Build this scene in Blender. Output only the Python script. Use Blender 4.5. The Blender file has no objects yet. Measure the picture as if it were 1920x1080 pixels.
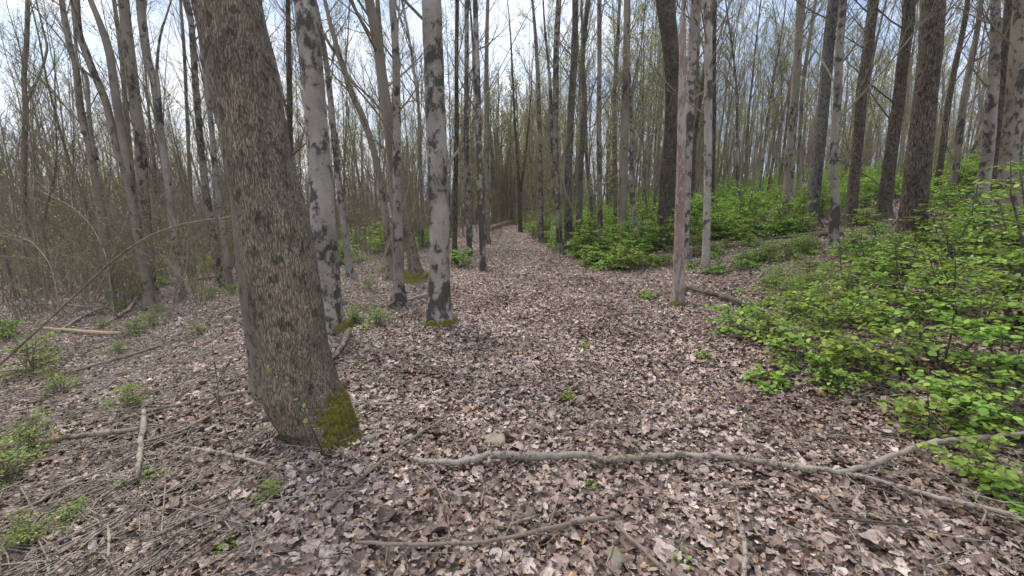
import bpy, math, random
import numpy as np
from mathutils import Vector, Matrix, noise as mnoise

# ------------------------------------------------------------------ camera, world, sun, exposure
sc = bpy.context.scene
COL = sc.collection
FPX = 800.0                       # focal length in photo pixels (1920 wide)
PITCH = math.radians(9.9)
CAMZ = 1.6
cam_d = bpy.data.cameras.new("camera"); cam = bpy.data.objects.new("camera", cam_d); COL.objects.link(cam)
cam_d.sensor_width = 36.0; cam_d.lens = FPX / 1920.0 * 36.0
cam_d.clip_start = 0.05; cam_d.clip_end = 3000.0
cam.location = (0, 0, CAMZ); cam.rotation_euler = (math.radians(90) - PITCH, 0, 0)
sc.camera = cam

SUN_EL, SUN_AZ = math.radians(55), math.radians(-35)    # azimuth from +Y towards +X
w = bpy.data.worlds.new("World"); sc.world = w; w.use_nodes = True
nt = w.node_tree; nt.nodes.clear()
def N(t, ty, **kw):
    n = t.nodes.new(ty)
    for k, v in kw.items():
        if k.startswith('_'): setattr(n, k[1:], v)
        else: n.inputs[k.replace('__', ' ')].default_value = v
    return n
def L(t, a, b): t.links.new(a, b)
out = N(nt, 'ShaderNodeOutputWorld'); bg = N(nt, 'ShaderNodeBackground')
bg.inputs['Strength'].default_value = 0.12
sky = N(nt, 'ShaderNodeTexSky', _sky_type='NISHITA', _sun_disc=False, _sun_elevation=SUN_EL, _sun_rotation=SUN_AZ)
tc = N(nt, 'ShaderNodeTexCoord')
mp = N(nt, 'ShaderNodeMapping'); mp.inputs['Scale'].default_value = (1.0, 1.0, 3.2); mp.inputs['Location'].default_value = (0.35, 0.1, 0.1)
n1 = N(nt, 'ShaderNodeTexNoise', Scale=1.7, Detail=7.0, Roughness=0.55, Distortion=0.25)
r1 = N(nt, 'ShaderNodeValToRGB')
e = r1.color_ramp.elements
e[0].position = 0.36; e[0].color = (2.0, 2.7, 4.0, 1)
e[1].position = 0.70; e[1].color = (5.6, 5.55, 5.4, 1)
m_ = e.new(0.50); m_.color = (3.75, 4.25, 5.1, 1)
n2 = N(nt, 'ShaderNodeTexNoise', Scale=1.1, Detail=4.0)
r2 = N(nt, 'ShaderNodeMapRange'); r2.inputs[1].default_value = 0.30; r2.inputs[2].default_value = 0.42
mx = N(nt, 'ShaderNodeMix', _data_type='RGBA')
L(nt, tc.outputs['Generated'], mp.inputs[0]); L(nt, mp.outputs[0], n1.inputs[0]); L(nt, mp.outputs[0], n2.inputs[0])
L(nt, n1.outputs[0], r1.inputs[0]); L(nt, n2.outputs[0], r2.inputs[0]); L(nt, r2.outputs[0], mx.inputs[0])
sk2 = N(nt, 'ShaderNodeMix', _data_type='RGBA', _blend_type='MULTIPLY'); sk2.inputs[0].default_value = 1.0; sk2.inputs[7].default_value = (.8, .8, .8, 1)
L(nt, sky.outputs[0], sk2.inputs[6]); L(nt, sk2.outputs[2], mx.inputs[6]); L(nt, r1.outputs[0], mx.inputs[7]); L(nt, mx.outputs[2], bg.inputs[0]); L(nt, bg.outputs[0], out.inputs[0])

sun_d = bpy.data.lights.new("sun", 'SUN'); sun = bpy.data.objects.new("sun", sun_d); COL.objects.link(sun)
sun_d.energy = 1.5; sun_d.angle = math.radians(22); sun_d.color = (1.0, 0.92, 0.80)
sd = Vector((math.sin(SUN_AZ) * math.cos(SUN_EL), math.cos(SUN_AZ) * math.cos(SUN_EL), math.sin(SUN_EL)))
sun.rotation_euler = (-sd).to_track_quat('-Z', 'Y').to_euler()
sc.view_settings.view_transform = 'Standard'; sc.view_settings.look = 'None'
sc.view_settings.exposure = 1.33; sc.view_settings.gamma = 1.0; sc.view_settings.use_curve_mapping = False
sc.cycles.max_bounces = 5; sc.cycles.diffuse_bounces = 3; sc.cycles.transparent_max_bounces = 4
sc.cycles.use_denoising = True

# ------------------------------------------------------------------ helpers
def sp(t, k=1.2): return np.logaddexp(0, np.asarray(t) * k) / k
def H(x, y):
    """ground height"""
    x = np.asarray(x, float); y = np.asarray(y, float)
    yy = np.clip(y, 0, 70)
    cx = 0.35 - 0.055 * yy
    r = x - cx
    fade = 1 / (1 + np.exp(-(y - 1.5)))
    h = 0.185 * sp(r - 2.7, 1.3) - 0.19 * sp(r - 24, .3)
    h = h - 0.115 * sp(-r - 2.2, 1.2) + 0.10 * sp(-r - 24, .3)
    h = h + 0.018 * np.clip(y - 8, 0, 50)
    h = h + 0.05 * np.sin(x * .9 + 1) * np.cos(y * .7) + 0.03 * np.sin(x * 2.1 + y * 1.7)
    d2 = x * x + y * y
    return h * (1 - np.exp(-d2 / 3.0)) 
def h1(x, y): return float(H(x, y))
CP, SP_ = math.cos(PITCH), math.sin(PITCH)
def ray(px, py):
    a = (px - 960) / FPX; b = (540 - py) / FPX
    return Vector((a, CP + b * SP_, -SP_ + b * CP))
def gp(px, py, lift=0.0):
    """photo pixel -> ground point"""
    d = ray(px, py); t = 0.5
    while t < 90:
        if CAMZ + d.z * t <= h1(d.x * t, d.y * t) + lift: break
        t *= 1.004
    return Vector((d.x * t, d.y * t, CAMZ + d.z * t))
def at(px, py, Y):
    d = ray(px, py); t = Y / d.y
    return Vector((d.x * t, Y, CAMZ + d.z * t))
def gY(px, Y):
    """ground point at world depth Y below photo column px (solves the slight perspective shift)"""
    x = (px - 960) / FPX * Y
    for _ in range(6):
        z = h1(x, Y); depth = Y * CP - (z - CAMZ) * SP_
        x = (px - 960) / FPX * depth
    return Vector((x, Y, h1(x, Y)))

class MB:
    def __init__(s): s.v = []; s.f = []
    def tube(s, pts, rad, n=6, cap=True, rough=0.0, seed=0, twist=0.0, foot=0):
        b = len(s.v); k = len(pts); up = Vector((0.13, 0.31, 1)).normalized()
        for i, p in enumerate(pts):
            t = (pts[min(i + 1, k - 1)] - pts[max(i - 1, 0)])
            t = t.normalized() if t.length > 1e-9 else Vector((0, 0, 1))
            a = t.orthogonal() if abs(t.dot(Vector((0, 1, 0)))) > .98 else t.cross(Vector((0, 1, 0)))
            a.normalize(); c = t.cross(a)
            for j in range(n):
                an = 2 * math.pi * j / n + twist
                d = a * math.cos(an) + c * math.sin(an)
                r = rad[i]
                if foot and p.z < .35: r *= 1 + foot * (1 - max(p.z, 0) / .35) ** 1.6 * (.5 + .5 * math.cos(3 * an + seed) + .3 * math.cos(5 * an + 2 * seed))
                if rough:
                    q = p + d * r
                    r *= 1 + rough * mnoise.noise(Vector((q.x * 5 + seed, q.y * 5, q.z * 1.6))) + rough * .5 * mnoise.noise(Vector((q.x * 14, q.y * 14 + seed, q.z * 5)))
                s.v.append((p + d * r)[:])
        for i in range(k - 1):
            for j in range(n):
                j2 = (j + 1) % n
                s.f.append((b + i * n + j, b + i * n + j2, b + (i + 1) * n + j2, b + (i + 1) * n + j))
        if cap and n > 2:
            s.f.append(tuple(b + j for j in range(n - 1, -1, -1)))
            s.f.append(tuple(b + (k - 1) * n + j for j in range(n)))
    def build(s, name, mat, parent=None, smooth=True):
        me = bpy.data.meshes.new(name); me.from_pydata(s.v, [], s.f); me.update()
        if smooth: me.polygons.foreach_set('use_smooth', [True] * len(me.polygons))
        return link(name, me, mat, parent)
def link(name, me, mat, parent=None):
    if mat is not None and not me.materials: me.materials.append(mat)
    o = bpy.data.objects.new(name, me); COL.objects.link(o)
    if parent is not None: o.parent = parent
    return o
def npmesh(name, V, F, attrs=None, smooth=False):
    """V (n,3), F (m,k) constant k"""
    me = bpy.data.meshes.new(name); k = F.shape[1]
    me.vertices.add(len(V)); me.vertices.foreach_set('co', np.ascontiguousarray(V, np.float32).ravel())
    me.loops.add(F.size); me.loops.foreach_set('vertex_index', np.ascontiguousarray(F, np.int32).ravel())
    me.polygons.add(len(F)); me.polygons.foreach_set('loop_start', np.arange(0, F.size, k, dtype=np.int32))
    me.polygons.foreach_set('loop_total', np.full(len(F), k, np.int32))
    if smooth: me.polygons.foreach_set('use_smooth', np.ones(len(F), bool))
    for nm, arr in (attrs or {}).items():
        a = me.attributes.new(nm, 'FLOAT', 'POINT'); a.data.foreach_set('value', np.ascontiguousarray(arr, np.float32))
    me.update(calc_edges=True); return me
def tag(o, label=None, cat=None, group=None, kind=None):
    if label: o['label'] = label
    if cat: o['category'] = cat
    if group: o['group'] = group
    if kind: o['kind'] = kind
    return o
def empty(name, loc=(0, 0, 0), rz=0.0):
    o = bpy.data.objects.new(name, None); COL.objects.link(o); o.location = loc; o.rotation_euler = (0, 0, rz)
    o.empty_display_size = .2
    return o
def copy_thing(root, loc, rz, s=1.0, label=None, group=None, tilt=(0, 0)):
    r = root.copy(); COL.objects.link(r); r.location = loc; r.rotation_euler = (tilt[0], tilt[1], rz)
    r.scale = (s, s, s) if not isinstance(s, tuple) else s
    if label: r['label'] = label
    if group: r['group'] = group
    for ch in root.children:
        c = ch.copy(); COL.objects.link(c); c.parent = r
    return r

# ------------------------------------------------------------------ materials
def mat(name):
    m = bpy.data.materials.new(name); m.use_nodes = True; t = m.node_tree
    b = t.nodes['Principled BSDF']; b.inputs['Roughness'].default_value = .85
    b.inputs['Specular IOR Level'].default_value = .25
    return m, t, b
def coords(t, scale, rnd=True):
    tcn = N(t, 'ShaderNodeTexCoord'); mpn = N(t, 'ShaderNodeMapping'); mpn.inputs['Scale'].default_value = scale
    L(t, tcn.outputs['Object'], mpn.inputs[0])
    if rnd:
        oi = N(t, 'ShaderNodeObjectInfo'); ml = N(t, 'ShaderNodeMath', _operation='MULTIPLY'); ml.inputs[1].default_value = 60
        L(t, oi.outputs['Random'], ml.inputs[0]); L(t, ml.outputs[0], mpn.inputs['Location'])
    return mpn.outputs[0]
def ramp(t, src, stops):
    r = N(t, 'ShaderNodeValToRGB'); el = r.color_ramp.elements
    while len(el) < len(stops): el.new(0.5)
    for e_, (p, c) in zip(el, stops): e_.position = p; e_.color = (c[0], c[1], c[2], 1)
    L(t, src, r.inputs[0]); return r.outputs[0]
def mixc(t, f, a, b, mode='MIX'):
    m = N(t, 'ShaderNodeMix', _data_type='RGBA', _blend_type=mode)
    for s_, i in ((f, 0), (a, 6), (b, 7)):
        if isinstance(s_, (int, float)): m.inputs[i].default_value = s_
        elif isinstance(s_, tuple): m.inputs[i].default_value = (*s_, 1)
        else: L(t, s_, m.inputs[i])
    return m.outputs[2]
def bump(t, b, src, strength, dist):
    n = N(t, 'ShaderNodeBump'); n.inputs['Strength'].default_value = strength; n.inputs['Distance'].default_value = dist
    L(t, src, n.inputs['Height']); L(t, n.outputs[0], b.inputs['Normal'])
def mathn(t, op, a, b=None, c=None):
    m = N(t, 'ShaderNodeMath', _operation=op)
    for i, s_ in enumerate((a, b, c)):
        if s_ is None: continue
        if isinstance(s_, (int, float)): m.inputs[i].default_value = s_
        else: L(t, s_, m.inputs[i])
    return m.outputs[0]

def bark_furrow(name, lo, mid, hi, sc_=1.0):
    """narrow upright interlacing ridges"""
    m, t, b = mat(name)
    c1 = coords(t, (135 * sc_, 135 * sc_, 17 * sc_))
    vo = N(t, 'ShaderNodeTexNoise', Scale=1.0, Detail=2.5, Roughness=.5, Distortion=.5); L(t, c1, vo.inputs[0])
    fn = N(t, 'ShaderNodeTexNoise', Scale=2.4, Detail=6.0, Roughness=.7); L(t, c1, fn.inputs[0])
    rid = mathn(t, 'ABSOLUTE', mathn(t, 'SUBTRACT', vo.outputs[0], .5))
    hgt = mathn(t, 'ADD', mathn(t, 'MINIMUM', mathn(t, 'MULTIPLY', rid, 8.5), .95), mathn(t, 'MULTIPLY', fn.outputs[0], .62))
    c2 = coords(t, (3.5, 3.5, 1.6)); big = N(t, 'ShaderNodeTexNoise', Scale=1.0, Detail=4.0, Roughness=.6); L(t, c2, big.inputs[0])
    col = ramp(t, hgt, [(.30, lo), (.80, mid), (1.0, hi)])
    patch = ramp(t, big.outputs[0], [(.33, (.5, .5, .48)), (.44, (.88, .87, .84)), (.62, (1.12, 1.1, 1.05))])
    c3 = coords(t, (16, 16, 11)); sm = N(t, 'ShaderNodeTexNoise', Scale=1.0, Detail=3.0); L(t, c3, sm.inputs[0])
    patch2 = ramp(t, sm.outputs[0], [(.36, (.5, .5, .48)), (.47, (1, 1, 1))])
    col = mixc(t, 1.0, mixc(t, 1.0, col, patch, 'MULTIPLY'), patch2, 'MULTIPLY')
    L(t, col, b.inputs['Base Color']); bump(t, b, hgt, .9, .008 / sc_)
    return m
def bark_patch(name, pale, pale2, dark, thr=.5, sz=1.0, zs=.75):
    """smooth pale bark with blackish lichen patches"""
    m, t, b = mat(name)
    c = coords(t, (7 * sz, 7 * sz, 7 * sz * zs))
    a = N(t, 'ShaderNodeTexNoise', Scale=1.0, Detail=5.0, Roughness=.62, Distortion=.4); L(t, c, a.inputs[0])
    g = N(t, 'ShaderNodeTexNoise', Scale=.22, Detail=1.0); L(t, c, g.inputs[0])
    s_ = mathn(t, 'ADD', a.outputs[0], mathn(t, 'MULTIPLY', mathn(t, 'SUBTRACT', g.outputs[0], .5), .55))
    fine = N(t, 'ShaderNodeTexNoise', Scale=9.0, Detail=5.0, Roughness=.7); L(t, c, fine.inputs[0])
    s_ = mathn(t, 'ADD', s_, mathn(t, 'MULTIPLY', mathn(t, 'SUBTRACT', fine.outputs[0], .5), .26))
    oi = N(t, 'ShaderNodeObjectInfo'); s_ = mathn(t, 'ADD', s_, mathn(t, 'MULTIPLY_ADD', oi.outputs['Random'], .10, -.06))
    msk = ramp(t, s_, [(thr, (0, 0, 0)), (thr + .09, (1, 1, 1))])
    sp2 = ramp(t, fine.outputs[0], [(.56, (0, 0, 0)), (.64, (1, 1, 1))])
    cv = coords(t, (2.2, 2.2, 1.2)); v = N(t, 'ShaderNodeTexNoise', Scale=1.0, Detail=6.0, Roughness=.65); L(t, cv, v.inputs[0])
    base = ramp(t, v.outputs[0], [(.32, pale2), (.62, pale)])
    base = mixc(t, mathn(t, 'MULTIPLY', sp2, .65), base, dark)
    vf = ramp(t, fine.outputs[0], [(.3, (.62, .62, .62)), (.62, (1.15, 1.15, 1.15))])
    col = mixc(t, mathn(t, 'MULTIPLY', msk, .9), base, dark)
    col = mixc(t, .8, col, vf, 'MULTIPLY')
    L(t, col, b.inputs['Base Color'])
    hh = mathn(t, 'ADD', mathn(t, 'MULTIPLY', msk, .5), fine.outputs[0]); bump(t, b, hh, .55, .012)
    return m
M = {}
M['bark_big'] = bark_furrow('furrowed brown bark', (.09, .068, .049), (.21, .168, .122), (.31, .252, .188))
M['bark_dark'] = bark_furrow('dark bark', (.026, .020, .016), (.09, .071, .055), (.175, .14, .108), .5)
M['bark_grey'] = bark_furrow('slate bark', (.06, .053, .05), (.15, .132, .12), (.24, .215, .19), .55)
M['bark_pale'] = bark_patch('pale patched bark', (.40, .355, .30), (.20, .168, .133), (.05, .043, .036), .468, 1.15, .75)
M['bark_spot'] = bark_patch('spotted bark', (.32, .28, .23), (.165, .138, .108), (.045, .039, .033), .475, 1.6)
M['bark_mid'] = bark_patch('brown grey bark', (.26, .218, .168), (.15, .124, .094), (.045, .039, .033), .55, 1.6, .5)
M['bark_red'] = bark_patch('reddish peeling bark', (.30, .20, .155), (.15, .098, .078), (.38, .33, .28), .49, 3.0, .3)
M['bark_mix'] = bark_patch('mottled bark', (.30, .248, .19), (.175, .14, .105), (.04, .036, .03), .52, 1.7, .5)
M['twig'] = bark_patch('twig bark', (.27, .228, .15), (.17, .14, .092), (.10, .08, .06), .55, 2, 1)
M['twig_dark'] = bark_patch('dark twig bark', (.13, .105, .085), (.08, .064, .05), (.04, .035, .03), .55, 2, 1)
M['wood_pale'] = bark_patch('weathered branch bark', (.42, .36, .295), (.27, .22, .17), (.11, .085, .06), .53, 7, 1)
M['wood_mid'] = bark_patch('brown stick bark', (.34, .265, .205), (.21, .16, .12), (.10, .075, .055), .54, 7, 1)
M['wood_dark'] = bark_patch('rotten wood', (.12, .10, .08), (.06, .05, .04), (.13, .12, .05), .60, 4, 1)
M['wood_orange_lit'] = bark_patch('orange lit wood', (.52, .36, .22), (.40, .31, .23), (.25, .18, .12), .64, 4, 1)  # orange light on the branch is put into its wood colour

def mat_moss():
    m, t, b = mat('moss'); c = coords(t, (40, 40, 40)); a = N(t, 'ShaderNodeTexNoise', Scale=1.0, Detail=6.0, Roughness=.7); L(t, c, a.inputs[0])
    L(t, ramp(t, a.outputs[0], [(.3, (.05, .042, .014)), (.5, (.15, .135, .024)), (.7, (.30, .26, .05))]), b.inputs['Base Color'])
    b.inputs['Roughness'].default_value = 1; bump(t, b, a.outputs[0], 1, .03); return m
M['moss'] = mat_moss()
def mat_stone(name, a_, b_):
    m, t, b = mat(name); c = coords(t, (14, 14, 14)); a = N(t, 'ShaderNodeTexNoise', Scale=1.0, Detail=7.0, Roughness=.7); L(t, c, a.inputs[0])
    L(t, ramp(t, a.outputs[0], [(.3, a_), (.7, b_)]), b.inputs['Base Color']); bump(t, b, a.outputs[0], .6, .02); return m
M['stone_olive'] = mat_stone('olive stone', (.15, .135, .085), (.27, .245, .16))
M['stone_tan'] = mat_stone('tan stone', (.19, .15, .11), (.36, .30, .22))
M['stone_grey'] = mat_stone('grey stone', (.11, .105, .085), (.22, .21, .175))

def leafmat(name, stops, trans, rough=.5, spec=.35):
    """per-leaf colour from the attribute rnd"""
    m, t, b = mat(name); at_ = N(t, 'ShaderNodeAttribute', _attribute_name='rnd')
    col = ramp(t, at_.outputs['Fac'], stops)
    oi = N(t, 'ShaderNodeObjectInfo')
    hs = N(t, 'ShaderNodeHueSaturation'); L(t, col, hs.inputs['Color'])
    L(t, mathn(t, 'MULTIPLY_ADD', oi.outputs['Random'], .035, .4825), hs.inputs['Hue'])
    L(t, mathn(t, 'MULTIPLY_ADD', oi.outputs['Random'], .35, .82), hs.inputs['Value'])
    col = hs.outputs[0]
    L(t, col, b.inputs['Base Color']); b.inputs['Roughness'].default_value = rough; b.inputs['Specular IOR Level'].default_value = spec
    if trans:
        tr = N(t, 'ShaderNodeBsdfTranslucent'); ms = N(t, 'ShaderNodeMixShader'); ms.inputs[0].default_value = trans
        c2 = mixc(t, 1.0, col, (1.1, 1.15, .5), 'MULTIPLY'); L(t, c2, tr.inputs[0])
        o = t.nodes['Material Output']; L(t, b.outputs[0], ms.inputs[1]); L(t, tr.outputs[0], ms.inputs[2]); L(t, ms.outputs[0], o.inputs[0])
    return m
M['leaf_green'] = leafmat('spring green leaves', [(0, (.11, .18, .028)), (.35, (.20, .32, .05)), (.75, (.31, .45, .075)), (.93, (.42, .53, .10)), (1, (.48, .44, .11))], .4)
M['leaf_bud'] = leafmat('opening buds', [(0, (.24, .25, .06)), (.6, (.42, .43, .13)), (1, (.46, .37, .15))], .35)
M['leaf_deep'] = leafmat('deep green leaves', [(0, (.04, .09, .02)), (.5, (.075, .15, .03)), (1, (.12, .22, .05))], .3)
def mat_litter():
    m, t, b = mat('dead leaves'); at_ = N(t, 'ShaderNodeAttribute', _attribute_name='rnd')
    col = ramp(t, at_.outputs['Fac'], [(0, (.055, .035, .027)), (.14, (.13, .085, .068)), (.32, (.235, .162, .133)), (.54, (.335, .245, .208)),
                                      (.72, (.45, .35, .30)), (.86, (.58, .48, .44)), (.92, (.47, .33, .23)), (.96, (.44, .24, .12)), (1, (.70, .58, .48))])
    c = coords(t, (45, 45, 45), False); a = N(t, 'ShaderNodeTexNoise', Scale=1.0, Detail=5.0, Roughness=.7); L(t, c, a.inputs[0])
    col = mixc(t, 1.0, col, ramp(t, a.outputs[0], [(.34, (.58, .55, .54)), (.62, (1.2, 1.2, 1.18))]), 'MULTIPLY')
    # large damp and dry areas
    c2 = coords(t, (1.1, 1.1, 1.1), False); g = N(t, 'ShaderNodeTexNoise', Scale=1.0, Detail=3.0); L(t, c2, g.inputs[0])
    col = mixc(t, 1.0, col, ramp(t, g.outputs[0], [(.36, (.66, .60, .56)), (.58, (1.1, 1.1, 1.1))]), 'MULTIPLY')
    L(t, col, b.inputs['Base Color']); b.inputs['Roughness'].default_value = .5; b.inputs['Specular IOR Level'].default_value = .4
    bump(t, b, a.outputs[0], .5, .006)
    return m
M['litter'] = mat_litter()
def mat_ground():
    m, t, b = mat('leaf covered soil')
    c = coords(t, (1, 1, 1), False)
    v = N(t, 'ShaderNodeTexVoronoi', Scale=15.0, Randomness=1.0); L(t, c, v.inputs[0])
    v2 = N(t, 'ShaderNodeTexVoronoi', Scale=26.0, Randomness=1.0); L(t, c, v2.inputs[0])
    sx = N(t, 'ShaderNodeSeparateColor'); L(t, v.outputs['Color'], sx.inputs[0])
    sx2 = N(t, 'ShaderNodeSeparateColor'); L(t, v2.outputs['Color'], sx2.inputs[0])
    st = [(0, (.05, .033, .026)), (.25, (.13, .092, .074)), (.5, (.24, .178, .148)), (.75, (.36, .28, .24)), (1, (.50, .41, .355))]
    col = mixc(t, .5, ramp(t, sx.outputs[0], st), ramp(t, sx2.outputs[0], st))
    big = N(t, 'ShaderNodeTexNoise', Scale=.35, Detail=5.0); L(t, c, big.inputs[0])
    col = mixc(t, 1.0, col, ramp(t, big.outputs[0], [(.35, (.72, .68, .64)), (.6, (1.05, 1.05, 1.05))]), 'MULTIPLY')
    L(t, col, b.inputs['Base Color'])
    hh = mathn(t, 'ADD', v.outputs['Distance'], v2.outputs['Distance']); bump(t, b, hh, .9, .05)
    return m
M['ground'] = mat_ground()

# ------------------------------------------------------------------ ground
def axis(n, inner, outer):
    u = np.linspace(-1, 1, n); return np.sinh(u * math.asinh(outer / inner * 1.0) ) * inner
gx = axis(420, 4, 520); gy = axis(420, 4, 520) + 2
X, Y_ = np.meshgrid(gx, gy); Z = H(X, Y_)
rs = np.random.RandomState(3)
near = np.exp(-(X**2 + Y_**2) / 500.0)
Z = Z + near * (rs.rand(*X.shape) - .5) * .012
idx = np.arange(X.size).reshape(X.shape)
F = np.stack([idx[:-1, :-1], idx[:-1, 1:], idx[1:, 1:], idx[1:, :-1]], -1).reshape(-1, 4)
g_me = npmesh('ground', np.stack([X, Y_, Z], -1).reshape(-1, 3), F, smooth=True)
ground = link('ground', g_me, M['ground']); ground['kind'] = 'structure'

# ------------------------------------------------------------------ leaf scattering
def rot_mats(yaw, tx, ty):
    cy, sy, cx_, sx_, cz, sz = np.cos(ty), np.sin(ty), np.cos(tx), np.sin(tx), np.cos(yaw), np.sin(yaw)
    R = np.empty((len(yaw), 3, 3))
    R[:, 0, 0] = cz * cy; R[:, 0, 1] = cz * sy * sx_ - sz * cx_; R[:, 0, 2] = cz * sy * cx_ + sz * sx_
    R[:, 1, 0] = sz * cy; R[:, 1, 1] = sz * sy * sx_ + cz * cx_; R[:, 1, 2] = sz * sy * cx_ - cz * sx_
    R[:, 2, 0] = -sy; R[:, 2, 1] = cy * sx_; R[:, 2, 2] = cy * cx_
    return R
def litter_mesh(rs):
    K, P = 10, 13
    T = np.zeros((K, P + 1, 2))
    for k in range(K):
        lob = rs.randint(3, 6); asp = rs.uniform(.5, .95); am = rs.uniform(.08, .5)
        for j in range(P):
            a = 2 * math.pi * j / P
            r = 1 - am * (.5 + .5 * math.cos(lob * a + k)) + rs.uniform(-.16, .16)
            if rs.rand() < .1: r *= .7
            T[k, j] = (math.cos(a) * r * asp, math.sin(a) * r)
    pts = []
    def band(y0, y1, dens, side):
        A = (y1 - y0) * (2 * (1.3 * .5 * (y0 + y1) + side)); n = int(A * dens)
        y = rs.uniform(y0, y1, n); hw = 1.3 * y + side; x = rs.uniform(-1, 1, n) * hw
        # keep counts even over area: reject by width
        keep = rs.rand(n) < (hw / (1.3 * y1 + side)); pts.append(np.stack([x[keep], y[keep]], 1))
    edges = [.3, 1, 2, 3, 4, 5, 6, 8, 10, 13, 17, 22, 28, 36]
    dens = [1400, 2000, 2000, 1800, 1550, 1250, 950, 650, 420, 250, 140, 75, 38]
    for a, b_, d in zip(edges[:-1], edges[1:], dens): band(a, b_, d * 1.1, 1.4)
    P2 = np.concatenate(pts); n = len(P2)
    x, y = P2[:, 0], P2[:, 1]
    dist = np.hypot(x, y)
    size = np.exp(rs.normal(math.log(.0200), .42, n)) * (1 + np.clip(dist - 10, 0, 30) * .03); size = np.clip(size, .010, .062)
    ti = rs.randint(0, K, n)
    t2 = T[ti]                                                   # n,P+1,2
    t2 = t2 * (1 + rs.uniform(-.12, .12, t2.shape))
    c1 = rs.normal(0, .42, n); c2 = rs.normal(0, .34, n); c3 = rs.normal(0, .3, n)
    u, v = t2[:, :, 0], t2[:, :, 1]
    z = c1[:, None] * u * u + c2[:, None] * v * v + c3[:, None] * u * v + rs.normal(0, .10, u.shape)
    z[:, -1] -= .10
    loc = np.stack([u, v, z], -1) * size[:, None, None]
    R = rot_mats(rs.uniform(0, 6.28, n), rs.normal(0, .27, n), rs.normal(0, .27, n))
    loc = np.einsum('nij,npj->npi', R, loc)
    base = np.stack([x, y, H(x, y) + .006 + rs.beta(1.3, 2.2, n) * .038], -1)
    Vv = (loc + base[:, None, :]).reshape(-1, 3)
    f = np.array([[j, (j + 1) % P, P] for j in range(P)])
    Ff = (np.arange(n)[:, None, None] * (P + 1) + f[None]).reshape(-1, 3)
    # colour runs in loose clusters
    cl = np.sin(x * 2.3 + np.sin(y * 1.9) * 2) * np.cos(y * 2.7 + x) * .07
    rnd = np.clip(rs.beta(1.35, 1.3, n) + cl, 0, 1)
    rnd = np.repeat(rnd, P + 1)
    return npmesh('leaf_litter', Vv, Ff, {'rnd': rnd}, smooth=True)
litter = link('leaf_litter', litter_mesh(np.random.RandomState(11)), M['litter'])
tag(litter, 'carpet of curled mauve and tan dead leaves covering the forest floor', 'leaf litter', kind='stuff')

LEAF_V = np.array([(0, 0, 0), (.27, .22, .05), (.38, .5, .06), (.24, .8, .03), (0, 1.05, -.06), (-.24, .8, .03), (-.38, .5, .06), (-.27, .22, .05), (0, .28, -.02), (0, .55, -.03), (0, .82, -.03)])
LEAF_F = np.array([(0, 1, 8), (1, 2, 8), (2, 9, 8), (2, 3, 9), (3, 10, 9), (3, 4, 10), (4, 5, 10), (5, 9, 10), (5, 6, 9), (6, 8, 9), (6, 7, 8), (7, 0, 8)])
LEAF_V4 = np.array([(0, 0, 0), (.36, .5, .05), (0, 1, -.04), (-.36, .5, .05)]); LEAF_F4 = np.array([(0, 1, 2), (0, 2, 3)])
def leaves_mesh(name, pos, yaw, pitch, roll, size, rs, simple=False):
    n = len(pos); V0, F0 = (LEAF_V4, LEAF_F4) if simple else (LEAF_V, LEAF_F)
    R = rot_mats(np.asarray(yaw), np.asarray(pitch), np.asarray(roll))
    wv = rs.uniform(.85, 1.35, n)
    loc = V0[None] * np.stack([wv, np.ones(n), rs.uniform(-1, 1.6, n)], -1)[:, None, :] * np.asarray(size)[:, None, None]
    Vv = (np.einsum('nij,npj->npi', R, loc) + np.asarray(pos)[:, None, :]).reshape(-1, 3)
    Ff = (np.arange(n)[:, None, None] * len(V0) + F0[None]).reshape(-1, 3)
    return npmesh(name, Vv, Ff, {'rnd': np.repeat(rs.beta(2, 2, n), len(V0))}, smooth=True)

# ------------------------------------------------------------------ branch growing
def rot_about(v, axis_, ang): return Matrix.Rotation(ang, 3, axis_) @ v
def grow(mb, p, d, length, r, level, rg, up=.12, wob=.10, tips=None, nseg=4, kids=(6, 4), spread=.75, sides=(5, 4, 3)):
    pts = [p.copy()]; rad = [r]; dd = d.normalized(); step = length / nseg
    for i in range(nseg):
        dd = (dd + Vector((rg.gauss(0, wob), rg.gauss(0, wob), rg.gauss(0, wob) + up))).normalized()
        pts.append(pts[-1] + dd * step); rad.append(max(r * (1 - (i + 1) / nseg * .82), .0022))
    mb.tube(pts, rad, sides[min(level, len(sides) - 1)], cap=False)
    if tips is not None and level >= len(kids) - 1: tips.extend((q, (pts[-1] - pts[-2])) for q in pts[1:])
    if level < len(kids):
        n = kids[level]; ph = rg.uniform(0, 6.28)
        for k in range(n):
            t = .18 + .8 * (k + rg.random() * .7) / n; t = min(t, .98)
            i = int(t * nseg); f = t * nseg - i; q = pts[i].lerp(pts[min(i + 1, nseg)], f)
            dl = (pts[min(i + 1, nseg)] - pts[i]).normalized()
            ph += 2.4; ax = rot_about(dl.orthogonal().normalized(), dl, ph)
            nd = rot_about(dl, ax, spread * rg.uniform(.65, 1.2))
            grow(mb, q, nd, length * rg.uniform(.34, .6) * (1.12 - .5 * t), max(r * (1 - t * .75) * .55, .0025), level + 1, rg, up, wob * 1.25, tips, max(2, nseg - 1), kids, spread, sides)

def path_at(pts, t):
    k = len(pts) - 1; i = min(int(t * k), k - 1); f = t * k - i
    return pts[i].lerp(pts[i + 1], f), (pts[i + 1] - pts[i]).normalized()

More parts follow.
